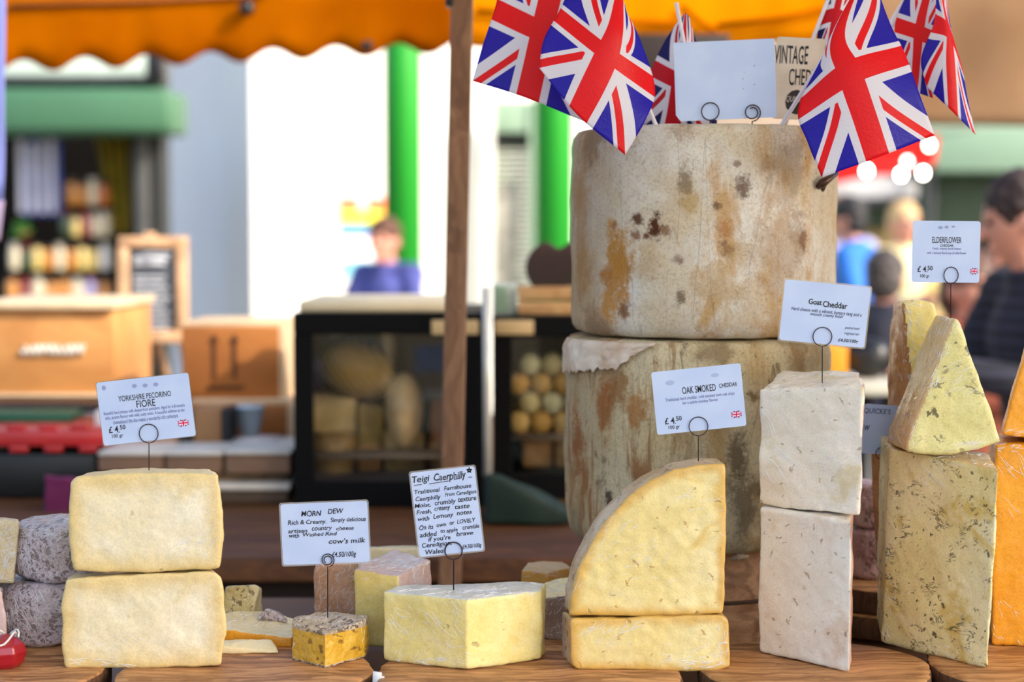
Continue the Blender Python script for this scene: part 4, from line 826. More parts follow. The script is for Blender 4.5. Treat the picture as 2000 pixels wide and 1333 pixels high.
# ------------------------------------------------------------------ unseen stall roof, added to shade the cheeses, and the tent pole
def slab_sheet(corners, nu, nv, sag, mat, name, label=None, cat=None, amp=.0, fr=2., kind=None, thick=.002, parent=None):
    a, b, c_, d = [Vector(q) for q in corners]; V = []; Fc = []
    for i in range(nu + 1):
        for k in range(nv + 1):
            u, v = i / nu, k / nv; p = a.lerp(b, u).lerp(d.lerp(c_, u), v)
            p.z -= sag * math.sin(math.pi * u) * math.sin(math.pi * v); p += Vector((0, 1, .3)) * amp * mn.noise(Vector((p.x * fr, p.z * fr, p.y * fr)))
            V.append(p)
    for i in range(nu):
        for k in range(nv): Fc.append((i * (nv + 1) + k, (i + 1) * (nv + 1) + k, (i + 1) * (nv + 1) + k + 1, i * (nv + 1) + k + 1))
    o = mk(name, (V, Fc), mat, parent, base=None if parent else a); s = o.modifiers.new('s', 'SOLIDIFY'); s.thickness = thick
    if parent is None: tag(o, label, cat, kind=kind)
    return o
CAN = sheet('shade_canopy_white', (236, 232, 222), .55)
slab_sheet([(-1.3, .15, 2.34), (2.9, .15, 2.34), (2.9, 2.75, 2.34), (-1.3, 2.75, 2.34)], 10, 8, .03, CAN, 'added_shade_canopy', 'unseen pale canvas roof added to shade the cheese stall', 'canopy')
PW = wood('pole_wood', (158, 118, 88), (126, 88, 62), 2, 1, dark=(86, 58, 40))
a, b = P(908, -260, 2.715), P(882, 985, 2.715); w = .017; yy = 2.715
d = (b - a).normalized(); sx = Vector((1, 0, 0)); bt = b + d * (b.z / -d.z)
tp = thing('tent_pole', 'square wooden tent pole rising between the two glass cabinets', 'pole', (bt.x, yy, 0))
mk('post', bevel(prism([a + Vector((s * w, t_ * w, 0)) for s, t_ in ((-1, -1), (1, -1), (1, 1), (-1, 1))], [bt + Vector((s * w, t_ * w, 0)) for s, t_ in ((-1, -1), (1, -1), (1, 1), (-1, 1))]), .003), PW, tp, smooth=False)
mk('canopy_bracket', box((a.x - .03, yy - .02, P(0, 14, yy).z), (a.x - w - .0005, yy + .02, a.z), .003), plain('black_metal', (22, 22, 24), .4), tp)

# ------------------------------------------------------------------ far building, columns, poster
WHM = plain('white_render', (238, 236, 228), .9, var=.02, sc=1)
A_ = P(495, 660, 11.0); B_ = P(1180, 660, 13.2); C_ = P(290, 660, 12.6)
def wall_seg(a, b, z0, z1, th, mat, name, label):
    a = Vector((a.x, a.y, 0)); b = Vector((b.x, b.y, 0)); n = (b - a).normalized().cross(Vector((0, 0, 1))) * -1 * th
    pts = [a, b, b + n, a + n]
    return tag(mk(name, prism([p + Vector((0, 0, z1)) for p in pts], [p + Vector((0, 0, z0)) for p in pts]), mat, base=a, smooth=False), label, kind='structure')
wall_seg(A_, B_, 0, 4.4, .3, WHM, 'wall_right', 'bright sunlit white building wall')
wall_seg(C_, A_ + Vector((.0, .002, 0)), 0, 4.4, .3, plain('grey_render', (246, 240, 234), .9, var=.03, sc=1), 'wall_left', 'shaded pale grey side wall of the white building')
def onwall(px, off=.01):
    k = (px - 1000) / F; d = B_ - A_; t_ = (k * A_.y - A_.x) / (d.x - k * d.y); p = A_ + d * t_; n = Vector((d.y, -d.x, 0)).normalized(); return p + n * off
t = thing('rainbow_poster', 'rainbow striped poster on the white wall beside the green column', 'poster', onwall(705))
a, b = onwall(655), onwall(752); ya = (a.y + b.y) / 2; pt = P(0, 385, ya).z; pb = P(0, 556, ya).z
def strip(a, b, z0, z1, out, th=.01):
    d = (b - a).normalized(); n = Vector((d.y, -d.x, 0)); q = [a + n * (out + th), b + n * (out + th), b + n * out, a + n * out]
    return prism([Vector((p.x, p.y, z1)) for p in q], [Vector((p.x, p.y, z0)) for p in q])
mk('backing_board', strip(a, b, pb, pt, 0, .012), plain('poster_white', (244, 240, 246), .6, var=.02), t, smooth=False)
hh = (pt - pb)
for i, (c, f0, f1) in enumerate((((226, 60, 70), 0, .07), ((240, 130, 60), .07, .17), ((250, 226, 50), .17, .29), ((60, 150, 110), .29, .35), ((60, 140, 210), .35, .41), ((110, 80, 190), .41, .45), ((120, 190, 205), .72, .92))):
    mk('colour_stripe', strip(a.lerp(b, .03), a.lerp(b, .97), pt - hh * f1, pt - hh * f0, .0125, .003), plain('poster_%d_%d_%d' % c, c, .6, var=.02), t, smooth=False)
mk('white_roundel', ellip(onwall(700, .026) + Vector((0, 0, pt - hh * .09 - onwall(700).z)), .045, .012, .045), plain('poster_white', (244, 240, 246)), t)
GRN = plain('green_gloss', (24, 150, 34), .5, var=.03, sc=1)
for px, yb, w, lb in ((788, 9.7, 37, 'bright green market column beside the rainbow poster'), (1081, 9.7, 38, 'bright green market column just left of the tall cheese stack')):
    x = bpos(px, yb); r = w / F * yb
    t = thing('column', lb, 'column', (x, yb, 0), 'green market columns')
    mk('shaft', lathe([(r, .2), (r, 4.6)], (x, yb, 0), 40), GRN, t); mk('column_base', lathe([(r * 1.5, 0), (r * 1.5, .1), (r * 1.05, .2)], (x, yb, 0), 40), GRN, t)
# shuttered doorway between wall and column
GD = plain('sage_paint', (150, 176, 150), .6, var=.04); SH = plain('shutter_green', (112, 128, 104), .6, var=.1)
t = thing('shutter_door', 'sage green shuttered doorway left of the second green column', 'door', P(1000, 900, 12.0))
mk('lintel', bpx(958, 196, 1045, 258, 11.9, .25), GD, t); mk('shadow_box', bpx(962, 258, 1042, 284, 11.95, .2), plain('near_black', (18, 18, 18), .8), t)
parts = [bpx(964, 286 + k * 11, 1036, 295 + k * 11, 12.0, .03, .002) for k in range(31)]
mk('shutter_slats', join(*parts), SH, t); mk('jamb', bpx(1034, 196, 1048, 640, 11.88, .22), GD, t); mk('jamb', bpx(954, 196, 964, 640, 11.88, .22), plain('white_render', (238, 236, 228)), t)
mk('notice', bpx(968, 360, 1010, 560, 11.98, .012), plain('notice_pale', (176, 172, 160), .7, var=.3, sc=9), t)

# ------------------------------------------------------------------ orange stall tent across the way
OC = sheet('orange_canvas', (182, 98, 2), .3, (158, 78, 1), 3); OCB = sheet('orange_canvas_sunlit', (246, 168, 10), .5, (236, 150, 4), 2.5)  # amber copy carries the sun shining through the orange canvas in its colour
def valance(x0, x1, y0, y1, Y, top, per, amp, mat, name, parent, ph=0):
    n = 160; V = []; Fc = []
    for i in range(n + 1):
        u = i / n; px = x0 + (x1 - x0) * u; py = y0 + (y1 - y0) * u + amp * math.cos((px - ph) * 2 * math.pi / per)
        wv = .003 * math.sin(px / 31.) + .001 * math.sin(px / 13.)
        for k in range(5):
            p = P(px, py + (top - py) * k / 4, Y); V.append((p.x, Y + wv * (1 - k / 4), p.z))
    for i in range(n):
        for k in range(4): Fc.append((i * 5 + k, (i + 1) * 5 + k, (i + 1) * 5 + k + 1, i * 5 + k + 1))
    o = mk(name, (V, Fc), mat, parent); o.modifiers.new('s', 'SOLIDIFY').thickness = .002; return o
YO = 4.7
t = thing('orange_canopy', 'orange market tent with a scalloped edge across the aisle', 'canopy', P(450, 60, YO))
valance(-60, 886, 134, 92, YO, -30, 122, 12, OC, 'scalloped_valance', t, 105)
z = P(0, -30, YO).z
slab_sheet([(P(-60, 0, YO).x, YO, z), (P(1650, 0, YO).x, YO, z), (P(1650, 0, YO).x, YO + 2.6, z + .55), (P(-60, 0, YO).x, YO + 2.6, z + .55)], 20, 10, .06, OC, 'roof_sheet', parent=t, amp=.03)
BM = plain('black_metal', (12, 12, 14), .5, spec=.15)
mk('frame_bar', tube([P(480, 16, YO + .12), P(600, 50, YO + .15), P(722, 92, YO + .2)], .009, 8), BM, t); mk('frame_joint', ellip(P(482, 16, YO - .03), .021, .02, .021), BM, t)
mk('hanging_clip', bpx(708, 80, 726, 98, YO - .01, .02, .002), BM, t); mk('roof_seam', tube([P(20, 12, YO - .01), P(300, 2, YO - .01), P(520, -12, YO - .01)], .006, 6), plain('seam', (150, 80, 10), .8), t)
t2 = thing('orange_canopy_sunlit', 'amber part of the orange tent behind the flags, sunlit tone painted in', 'canopy', P(1260, 60, 4.3))
valance(915, 1648, 96, 84, 4.3, -120, 200, 5, OCB, 'hanging_side', t2, 1000)
for (x0, y0, x1, y1) in ((930, 20, 1330, 45), (1330, 12, 1400, 60), (1400, 50, 1640, 10)):
    mk('canvas_fold', tube([P(x0, y0, 4.285), P((x0 + x1) / 2, (y0 + y1) / 2 + 6, 4.28), P(x1, y1, 4.285)], .006, 8), OC, t2)
tag(mk('dark_beam', bpx(1225, 66, 1425, 150, 4.20, .06), plain('beam_brown', (44, 30, 20), .7), base=P(1320, 110, 4.2)), 'dark brown beam under the amber part of the tent, behind the dark folded flag', 'beam')
# beige wall of canvas top right
BE = sheet('beige_canvas', (150, 118, 88), .15, (134, 102, 74), 2)
slab_sheet([P(1636, -60, 6.4), P(2100, -60, 6.4), P(2100, 247, 6.4), P(1636, 244, 6.4)], 20, 12, 0, BE, 'canvas_panel', 'beige canvas panel hanging at the top right', 'canvas', amp=.05, fr=3)

# ------------------------------------------------------------------ left shop
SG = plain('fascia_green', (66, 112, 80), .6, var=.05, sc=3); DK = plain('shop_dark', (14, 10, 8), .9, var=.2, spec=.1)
t = thing('shop_facade', 'green market shop front with dark interior, top left', 'shop', P(150, 900, 9.2))
mk('fascia_beam', bpx(-80, 172, 332, 258, 9.0, .5, .03), SG, t); mk('pale_roof_band', bpx(-80, 100, 294, 152, 9.3, .4, .02), plain('pale_glass', (206, 222, 208), .4, var=.06), t)
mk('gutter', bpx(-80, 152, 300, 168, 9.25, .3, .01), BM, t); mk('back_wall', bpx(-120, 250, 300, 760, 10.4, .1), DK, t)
mk('door_post', bpx(262, 110, 312, 760, 9.35, .25), plain('post_black', (20, 24, 22), .6), t); mk('grey_jamb', bpx(268, 262, 288, 520, 9.3, .03), plain('jamb_grey', (90, 90, 88), .7), t)
mk('corner_bracket', bpx(284, 92, 318, 160, 9.0, .2, .01), BM, t)
OLV = sheet('olive_cloth', (214, 192, 84), .2, (150, 134, 50), 6)
V = []; Fc = []
for i in range(61):
    for k in range(13):
        v = k / 12; u = i / 60; x0 = 186 + 34 * v; x1 = 262 + 4 * v; p = P(x0 + (x1 - x0) * u, 256 + 200 * v, 9.55); V.append((p.x, 9.55 + .05 * math.sin(u * 22 + v * 1.5), p.z))
for i in range(60):
    for k in range(12): Fc.append((i * 13 + k, i * 13 + k + 1, (i + 1) * 13 + k + 1, (i + 1) * 13 + k))
cu = mk('olive_curtain', (V, Fc), OLV, base=P(225, 260, 9.55)); cu.modifiers.new('s', 'SOLIDIFY').thickness = .006; tag(cu, 'olive green curtain gathered at the shop opening', 'curtain')
t = thing('striped_towel', 'blue and white striped tea towels hanging in the shop', 'towel', P(75, 262, 9.5))
for k in range(8):
    x0 = 36 + k * 10.2; mk('stripe', bpx(x0, 272 + (k % 3) * 4, x0 + 9.8, 416 + (k % 2) * 6, 9.5 + .01 * (k % 2), .012, .002), plain(['towel_white', 'towel_blue'][k % 2], [(222, 222, 236), (70, 92, 176)][k % 2], .9), t)
mk('towel_rail', tube([P(25, 268, 9.5), P(125, 268, 9.5)], .012, 8), BM, t)
# shop shelving and its goods
WD = wood('shelf_wood', (214, 160, 100), (192, 136, 80), 0, .6)
t = thing('shop_shelf', 'stepped wooden shelving inside the shop', 'shelf', P(110, 640, 9.6))
for (x0, x1, y) in ((118, 222, 402), (30, 222, 462), (5, 224, 528), (-30, 224, 600)): mk('shelf_board', bpx(x0, y, x1, y + 8, 9.45, .3, .004), DK, t)
random.seed(4)
jm = {}; kinds = [('cream', (226, 212, 180)), ('dark red', (134, 40, 34)), ('amber', (206, 136, 50)), ('white', (232, 230, 228)), ('dark green', (50, 72, 44)), ('pale yellow', (226, 200, 120)), ('brown', (112, 72, 46)), ('lilac', (170, 160, 206)), ('orange', (216, 110, 30))]
ords = ['leftmost', 'second', 'third', 'fourth', 'fifth', 'sixth', 'seventh', 'eighth', 'ninth', 'tenth']
rown = ['top', 'second', 'third', 'lowest']
protos = {}
def jar(px, py, Y, w, h, ci, label, group):
    nm, c = kinds[ci]; key = (ci, w, h); base = P(px, py, Y); s = Y / F
    if key not in protos:
        t = thing('jar', label, 'jar', base, group); r = w * s / 2; H_ = h * s
        mk('glass_body', lathe([(0, 0), (r * .9, 0), (r, H_ * .06), (r, H_ * .68), (r * .72, H_ * .8), (r * .72, H_ * .84), (0, H_ * .84)], base, 16), plain('jar_' + nm, c, .35, coat=.5), t)
        mk('lid', lathe([(0, H_ * .841), (r * .8, H_ * .841), (r * .8, H_), (0, H_)], base, 16), plain('lid_%d' % (ci % 3), [(222, 216, 200), (150, 40, 40), (60, 52, 44)][ci % 3], .4), t)
        protos[key] = t
    else:
        t = copy_tree(protos[key]); t.location = base; tag(t, label, 'jar', group)
for ri, (x0, x1, y, hs) in enumerate(((130, 214, 402, 46), (120, 216, 462, 42), (18, 216, 528, 46), (12, 216, 600, 56))):
    n = [4, 5, 9, 8][ri]
    for k in range(n):
        ci = random.choice([0, 0, 1, 2, 2, 3, 4, 5, 5, 6, 7, 8]); w = 21 if ri < 3 else 25
        jar(x0 + (x1 - x0) * (k + .5) / n, y, 9.5, w, hs + 8 - 6 * (k % 2), ci, '%s jar on the %s shop shelf, %s from the left' % (kinds[ci][0], rown[ri], ords[k] if k else 'first'), 'jars on the %s shop shelf' % rown[ri])
t = thing('potted_herb', 'small green herb plant on the third shop shelf', 'plant', P(45, 466, 9.48))
V = [];
parts = []
for k in range(26):
    a = random.random() * 6.28; r = random.random() * .05; c0_ = P(45, 452, 9.48) + Vector((r * math.cos(a), r * math.sin(a), random.uniform(-.02, .05))); parts.append(ellip(c0_, .02, .012, .012, 8, 6, Matrix.Rotation(a, 3, 'Z')))
mk('foliage', join(*parts), plain('leaf', (70, 140, 40), .6), t); mk('pot', lathe([(.03, 0), (.04, .03)], P(45, 463, 9.48), 14), plain('terracotta', (160, 90, 60), .8), t)
# lilac cloth sheet at the left edge
LC = sheet('lilac_canvas', (150, 160, 222), .3)
slab_sheet([P(-40, -60, 3.4), P(13, -60, 3.4), P(8, 400, 3.4), P(-40, 400, 3.4)], 6, 14, 0, LC, 'lilac_sheet', 'lilac plastic sheet hanging at the left edge', 'sheet', amp=.012, fr=9)
slab_sheet([P(-40, 392, 3.38), P(9, 392, 3.38), P(0, 470, 3.38), P(-40, 470, 3.38)], 4, 4, 0, sheet('pink_canvas', (226, 206, 236), .3), 'pink_tag', 'pale pink tag hanging below the lilac sheet', 'tag')

# ------------------------------------------------------------------ neighbour's counter with boxes and glass cabinets
ZC = .93
t = thing('counter', "brown wooden counter of the neighbouring stall, behind the cheeses", 'counter', (-.7, 3.8, 0))
CWD = wood('counter_wood', (104, 64, 32), (76, 44, 22), 0, .8)
mk('counter_top', box((-2.2, 2.75, ZC - .04), (.62, 4.95, ZC), .006), CWD, t); mk('counter_front', box((-2.2, 2.80, 0), (.62, 2.83, ZC - .0405)), plain('counter_dark', (40, 28, 20), .8), t)
BLK = plain('cabinet_black', (7, 7, 9), .6, var=.02, spec=.12)
GL = M('cabinet_glass'); _g = GL.t.nodes.new('ShaderNodeBsdfGlossy'); _g.inputs['Roughness'].default_value = .03; _tt = GL.t.nodes.new('ShaderNodeBsdfTransparent'); _mm = GL.t.nodes.new('ShaderNodeMixShader'); _mm.inputs[0].default_value = .07
GL.t.links.new(_tt.outputs[0], _mm.inputs[1]); GL.t.links.new(_g.outputs[0], _mm.inputs[2]); GL.t.links.new(_mm.outputs[0], GL.out.inputs[0]); GL = GL.m
def cabinet(x0, x1, y0, Y, dep, label, mull=(), shelves=(), door=(0, 0)):
    a = P(x0, y0, Y); b = P(x1, y0, Y); z1 = a.z; s = Y / F; f = .022
    t = thing('display_cabinet', label, 'cabinet', ((a.x + b.x) / 2, Y + dep / 2, ZC), 'black glass fronted cheese cabinets'); fw = 38 * s; yb = Y + dep
    mk('case', join(box((a.x, Y, z1 - fw * 1.1), (b.x, yb, z1), .003), box((a.x, Y, ZC), (b.x, yb, ZC + .05), .003), box((a.x, yb - .01, ZC + .05), (b.x, yb, z1 - fw * 1.1)), box((b.x - .012, Y + f, ZC + .05), (b.x, yb - .0105, z1 - fw * 1.1)), box((a.x, Y + f, ZC + .05), (a.x + .012, yb - .0105, z1 - fw * 1.1))), BLK, t, smooth=False)
    for q, fw_ in [(a.x + fw * .5, fw), (b.x - fw * .5, fw)]: mk('door_stile', box((q - .5 * fw_, Y, ZC + .05), (q + .5 * fw_, Y + f - .001, z1 - fw * 1.1), .002), BLK, t, smooth=False)
    mk('glass_pane', box((a.x + fw, Y + .008, ZC + .05), (b.x - fw, Y + .012, z1 - fw * 1.1)), GL, t, smooth=False)
    for y in shelves:
        z = P(0, y, Y + dep * .5).z; mk('wire_shelf', box((a.x + .0125, Y + f, z - .004), (b.x - .0125, yb - .011, z)), plain('shelf_grey', (120, 104, 84), .5, .3), t)
    return t
YF = 3.25
cabinet(572, 946, 612, YF, .42, 'larger black glass cabinet full of cheeses, left of the tent pole', shelves=(868,))
mk('wrapped_top', bpx(584, 588, 872, 611, YF + .02, .36, .006), plain('cream_cover', (226, 208, 172), .7, var=.05), base=P(728, 611, YF + .2)); tag(D.objects['wrapped_top'], 'cream coloured board lying on top of the larger glass cabinet', 'board')
cabinet(962, 1230, 618, YF + .1, .4, 'second black glass cabinet with stacked small cheeses, right of the tent pole', shelves=(836,))
tag(mk('silver_post', tube([(P(950, 560, YF - .03).x, YF - .03, P(0, 560, YF).z), (P(952, 560, YF - .03).x, YF - .03, P(0, 925, YF).z)], .0075, 12), plain('silver', (220, 216, 206), .3, .2), base=P(950, 925, YF - .03)), 'narrow silver post between the two glass cabinets', 'post')
# goods in the cabinets
DC = lambda n, c: plain(n, c, .6, var=.25, sc=14)
ci_ = [('mound', (150, 118, 56)), ('wedge', (176, 140, 76)), ('wheel', (140, 112, 70)), ('loaf', (120, 96, 60)), ('half', (186, 160, 110))]
def lump(px, py, w, h, Y, c, label, grp, kind='wheel', seed=1, cat='cheese'):
    s = Y / F; b = P(px, py, Y); r = w * s / 2; H_ = h * s
    if kind == 'wheel': vf = lathe([(0, 0), (r * .85, 0), (r, H_ * .25), (r, H_ * .75), (r * .85, H_), (0, H_)], b, 24)
    elif kind == 'log': vf = [(x, y, z) for x, y, z in lathe([(0, 0), (r * .9, 0), (r, .01), (r, .14), (r * .9, .15), (0, .15)], (0, 0, 0), 20)[0]], lathe([(0, 0), (r * .9, 0), (r, .01), (r, .14), (r * .9, .15), (0, .15)], (0, 0, 0), 20)[1]; vf = ([(b.x + x, b.y + z, b.z + r + y) for x, y, z in vf[0]], vf[1])
    elif kind == 'wedge': vf = bevel(prism([(b.x - r, b.y, b.z + H_), (b.x + r, b.y + .01, b.z + H_ * .9), (b.x + r * .6, b.y + .10, b.z + H_ * .9), (b.x - r * .5, b.y + .12, b.z + H_)], [(b.x - r, b.y, b.z), (b.x + r, b.y + .01, b.z), (b.x + r * .6, b.y + .10, b.z), (b.x - r * .5, b.y + .12, b.z)]), .006)
    else: vf = ellip(b + Vector((0, 0, H_ / 2)), r, .07, H_ / 2, 20, 12)
    return tag(mk('cabinet_cheese', vf, DC('dim_%d_%d_%d' % c, tuple(min(255, int(x * 1.2 + 12)) for x in c)), base=b), label, cat, grp)
g1 = 'cheeses in the larger glass cabinet'; YI = YF + .14
z_sh = P(0, 868, YF + .21).z
def yz(z, Y):   # frame row of height z at distance Y
    d = math.atan((CAM.z - z) / Y) - PITCH; return 666.5 + F * math.tan(d)
ys = yz(z_sh, YI); yf = yz(ZC + .05, YI)
for k, (px, w, h, c, kd, lb) in enumerate(((648, 100, 108, (170, 146, 92), 'wedge', 'pale wedge at the left on the cabinet shelf'), (790, 76, 150, (196, 168, 120), 'round', 'tall pale rounded cheese in the middle of the cabinet shelf'), (724, 52, 90, (140, 116, 60), 'wedge', 'olive wedge between the pale wedge and rounded cheese on the cabinet shelf'), (872, 66, 100, (136, 84, 50), 'wheel', 'reddish-brown cheese at the right end of the cabinet shelf'))):
    lump(px, ys, w, h, YI, c, lb, g1, kd, k)
for k, (px, w, h, c, kd, lb) in enumerate(((650, 92, 78, (130, 104, 60), 'wheel', 'olive-brown wheel at the left on the cabinet floor'), (722, 46, 80, (170, 122, 66), 'wedge', 'tan wedge beside the wheel on the cabinet floor'), (790, 80, 84, (160, 134, 80), 'wedge', 'broad yellowish wedge in the middle of the cabinet floor'), (872, 66, 74, (140, 100, 60), 'wheel', 'brown wheel at the right on the cabinet floor'))):
    lump(px, yf, w, h, YI, c, lb, g1, kd, k + 5)
m = M('ribbed_loaf'); q = m.wave(m.pos(rot=(0, .6, 0)), 26, 1.5, 2, 1); m.bsdf(m.mix(q, lin((96, 70, 24)), lin((206, 164, 74))), .6)
b = P(700, ys - 106, YI + .03); tag(mk('ribbed_loaf', ellip(b + Vector((0, 0, .048)), .078, .06, .055, 24, 14, Matrix.Rotation(.35, 3, 'Y')), m.m, base=b), 'ribbed golden loaf-shaped cheese on top of the pile in the larger cabinet', 'cheese', g1)
b = P(832, 760, YI + .12); tag(mk('dark_sign', bpx(792, 664, 880, 778, YI + .10, .01, .002), plain('sign_brown', (60, 46, 34), .6), base=b), 'dark brown panel behind the rounded cheese in the larger cabinet', 'panel')
g2 = 'small round cheeses stacked in the second cabinet'
YJ = YF + .2; zs2 = P(0, 836, YF + .3).z; y0 = yz(zs2, YJ); k = 0; rr_ = 21
for row in range(4):
    for col in range(4):
        px = 1014 + col * 2 * (rr_ + .8) + (rr_ if row % 2 else 0); py = y0 - row * rr_ * 1.78
        if px > 1150: continue
        c = [(206, 166, 92), (216, 186, 126), (196, 150, 70), (222, 198, 150)][(row + col * 2) % 4]
        lump(px, py, rr_ * 2, 0, YJ, c, 'small round cheese end in the second cabinet, %s row, %s from the left' % (['bottom', 'second', 'third', 'top'][row], ['first', 'second', 'third', 'fourth'][col]), g2, 'log')
yf2 = yz(ZC + .05, YJ)
for px, w, h, c, lb in ((1050, 60, 70, (160, 116, 60), 'tan wedge on the floor of the second cabinet'), (1112, 56, 90, (170, 134, 80), 'taller yellow wedge on the floor of the second cabinet')): lump(px, yf2, w, h, YJ, c, lb, g2, 'wedge')
# labels on the cabinets
CP_ = plain('label_card', (212, 180, 130), .7, var=.08)
for x0, x1, Y_, lb in ((843, 934, YF - .008, 'pale card label on the top rail of the larger cabinet'), (966, 1042, YF + .092, 'pale card label on the top rail of the second cabinet')):
    tag(mk('rail_label', bpx(x0, 626, x1, 654, Y_, .006, .001), CP_, base=P(x0, 654, Y_)), lb, 'label', 'card labels on the cabinets')
# crate and dark boards on second cabinet
CRW = wood('crate_wood', (212, 166, 112), (184, 134, 84), 0, 1)
t = thing('wooden_crate', 'slatted wooden crate on top of the second glass cabinet', 'crate', P(1090, 616, YF + .3))
for y0_, y1_ in ((560, 586), (590, 615)): mk('slat', bpx(1012, y0_, 1180, y1_, YF + .14, .008, .001), CRW, t)
for x0 in (1014, 1166): mk('post', bpx(x0, 558, x0 + 12, 616, YF + .149, .012, .001), CRW, t)
for y0_ in (560, 590): mk('slat', bpx(1014, y0_, 1180, y0_ + 24, YF + .36, .008, .001), CRW, t)
mk('green_packet', bpx(1020, 584, 1180, 594, YF + .165, .1, .001), plain('packet_green', (60, 130, 60), .6), t)
hp = []
for k in range(40):
    a = 2 * math.pi * k / 40; hp.append((1092 + 66 * (math.sin(a)) * (1.0), 524 - 58 * math.cos(a) * (1 - .35 * math.exp(-(math.sin(a) / .25) ** 2) * (math.cos(a) > 0))))
vf = loft(hp, YF + .25, hp, YF + .28); tag(mk('heart_board', bevel(vf, .002), plain('dark_walnut', (46, 20, 14), .5), base=P(1075, 560, YF + .25), smooth=False), 'dark heart-topped wooden board standing behind the crate', 'board')
t = thing('pale_packets', 'stack of pale green packets left of the slatted crate', 'box', P(985, 616, YF + .3))
mk('carton', bpx(963, 556, 1008, 616, YF + .16, .08, .002), plain('pale_carton', (196, 206, 190), .7), t)
for k in range(4): mk('green_band', bpx(966, 562 + k * 13, 990, 568 + k * 13, YF + .157, .0025, .0005), plain('band_green', (96, 150, 104), .7), t)
# dark green folded sheet
tag(mk('green_tarpaulin', remesh(loft([(948, 1028), (1120, 1028), (1120, 1008), (1010, 950), (975, 930), (948, 930)], 3.04, [(948, 1004), (1120, 1004), (1120, 990), (1010, 940), (975, 925), (948, 925)], 3.2), .006, 3, [(.008, 14)]), plain('dark_green', (18, 44, 34), .7), base=P(1030, 1050, 3.0)), 'folded dark green tarpaulin below the second cabinet', 'tarpaulin')

# boxes on the left part of the counter
KB = wood('kraft', (214, 152, 88), (202, 138, 76), 0, .3, dark=(180, 116, 60)); KD = wood('kraft_dark', (186, 116, 54), (172, 104, 46), 0, .3, dark=(150, 86, 36))
t = thing('wooden_box', 'large pale wooden box with blurred white lettering at the left', 'box', P(110, 790, 3.9))
mk('front_panel', bpx(-60, 606, 222, 786, 3.9, .4, .004), KB, t); mk('lid_edge', bpx(-60, 590, 224, 605, 3.88, .44, .003), plain('pale_edge', (232, 204, 164), .6), t); mk('bottom_edge', bpx(-60, 770, 222, 792, 3.885, .0145, .002), plain('pale_edge', (232, 204, 164), .6), t)
pts = [P(42 + k * 2.1, 684 + 11 * math.sin(k * 1.05) * (1 if k % 5 else .2), 3.894) for k in range(60)]
mk('white_lettering', tube(pts, .0035, 6), plain('white_print', (250, 240, 224), .6), t)
t = thing('chalkboard', 'wood-framed chalkboard with white handwriting on an easel', 'sign', P(297, 760, 4.6)); YK = 4.6
FW = wood('frame_wood', (222, 180, 140), (206, 160, 118), 2, 1)
mk('board_frame', join(bpx(230, 462, 364, 484, YK, .03, .003), bpx(230, 646, 364, 670, YK, .03, .003), bpx(230, 484, 250, 646, YK, .03, .003), bpx(344, 484, 364, 646, YK, .03, .003)), FW, t)
mk('slate_panel', bpx(249, 483, 345, 647, YK + .012, .01), plain('slate', (74, 80, 88), .7, var=.05), t)
parts = []
for ln in range(15):
    y = 496 + ln * 10 + (6 if ln > 2 else 0); am = 6 if ln in (1, 2) else 2.6; x0 = 262 if ln else 280; x1 = 336 - (ln * 7) % 18
    if ln == 3: continue
    parts.append(tube([P(x0 + k * 1.5, y + am * math.sin(k * 1.9) * math.cos(k * .7), YK + .009) for k in range(int((x1 - x0) / 1.5))], .0026 if am < 3 else .005, 4))
mk('chalk_writing', join(*parts), plain('chalk', (226, 228, 234), .9), t)
for px in (262, 305, 345): mk('easel_leg', tube([P(px, 665, YK + .05), P(px + (297 - px) * -.25, 670, YK + .05), Vector((P(px + (297 - px) * -.6, 800, YK).x, YK + .05 + (.2 if px == 305 else 0), ZC))], .011, 8), FW, t)
mk('frame_clip', bpx(280, 454, 300, 462, YK, .03, .002), FW, t)
# cardboard cartons
def carton(x0, y0, x1, y1, Y, dep, label, mat, name='cardboard_box', flaps=True):
    t = thing(name, label, 'box', P((x0 + x1) / 2, y1, Y)); mk('carton_body', bpx(x0, y0, x1, y1, Y, dep, .003), mat, t)
    if flaps: mk('top_flap', bpx(x0 - 1, y0 - 10, x1 + 4, y0 - .5, Y + .01, dep * .9, .002), plain('flap_pale', (230, 196, 152), .7), t); mk('side_edge', bpx(x1 + .5, y0, x1 + 12, y1, Y + .003, dep * .9, .002), plain('flap_pale', (230, 196, 152)), t)
    return t
PRT = plain('brown_print', (96, 52, 20), .7)
t = carton(356, 640, 544, 782, 3.75, .3, 'upper cardboard box printed with two arrows, right of the chalkboard', KD)
for px in (418, 458):
    mk('arrow_print', join(bpx(px - 3, 662, px + 3, 740, 3.747, .0025, 0), loft([(px - 9, 668), (px + 9, 668), (px, 652)], 3.746, [(px - 9, 668), (px + 9, 668), (px, 652)], 3.7485)), PRT, t, smooth=False)
mk('word_print', tube([P(404 + k * 1.4, 758 + 5 * math.sin(k * 1.7), 3.747) for k in range(52)], .0016, 5), PRT, t)
t = carton(372, 792, 560, 884, 3.7, .3, 'lower cardboard box under the arrow-printed box', KD)
t = thing('paper_cups', 'pale blue paper cup and tub beside the lower cardboard box', 'cup', P(485, 880, 3.55))
mk('cup', lathe([(.018, 0), (.030, .062), (.031, .062), (.031, .066), (.0, .066)], P(488, 856, 3.55), 24), plain('pale_blue_paper', (206, 224, 236), .6), t); mk('tub', lathe([(0, 0), (.045, 0), (.05, .028), (0, .028)], P(505, 882, 3.5), 24), plain('tub_white', (236, 222, 214), .6), t)
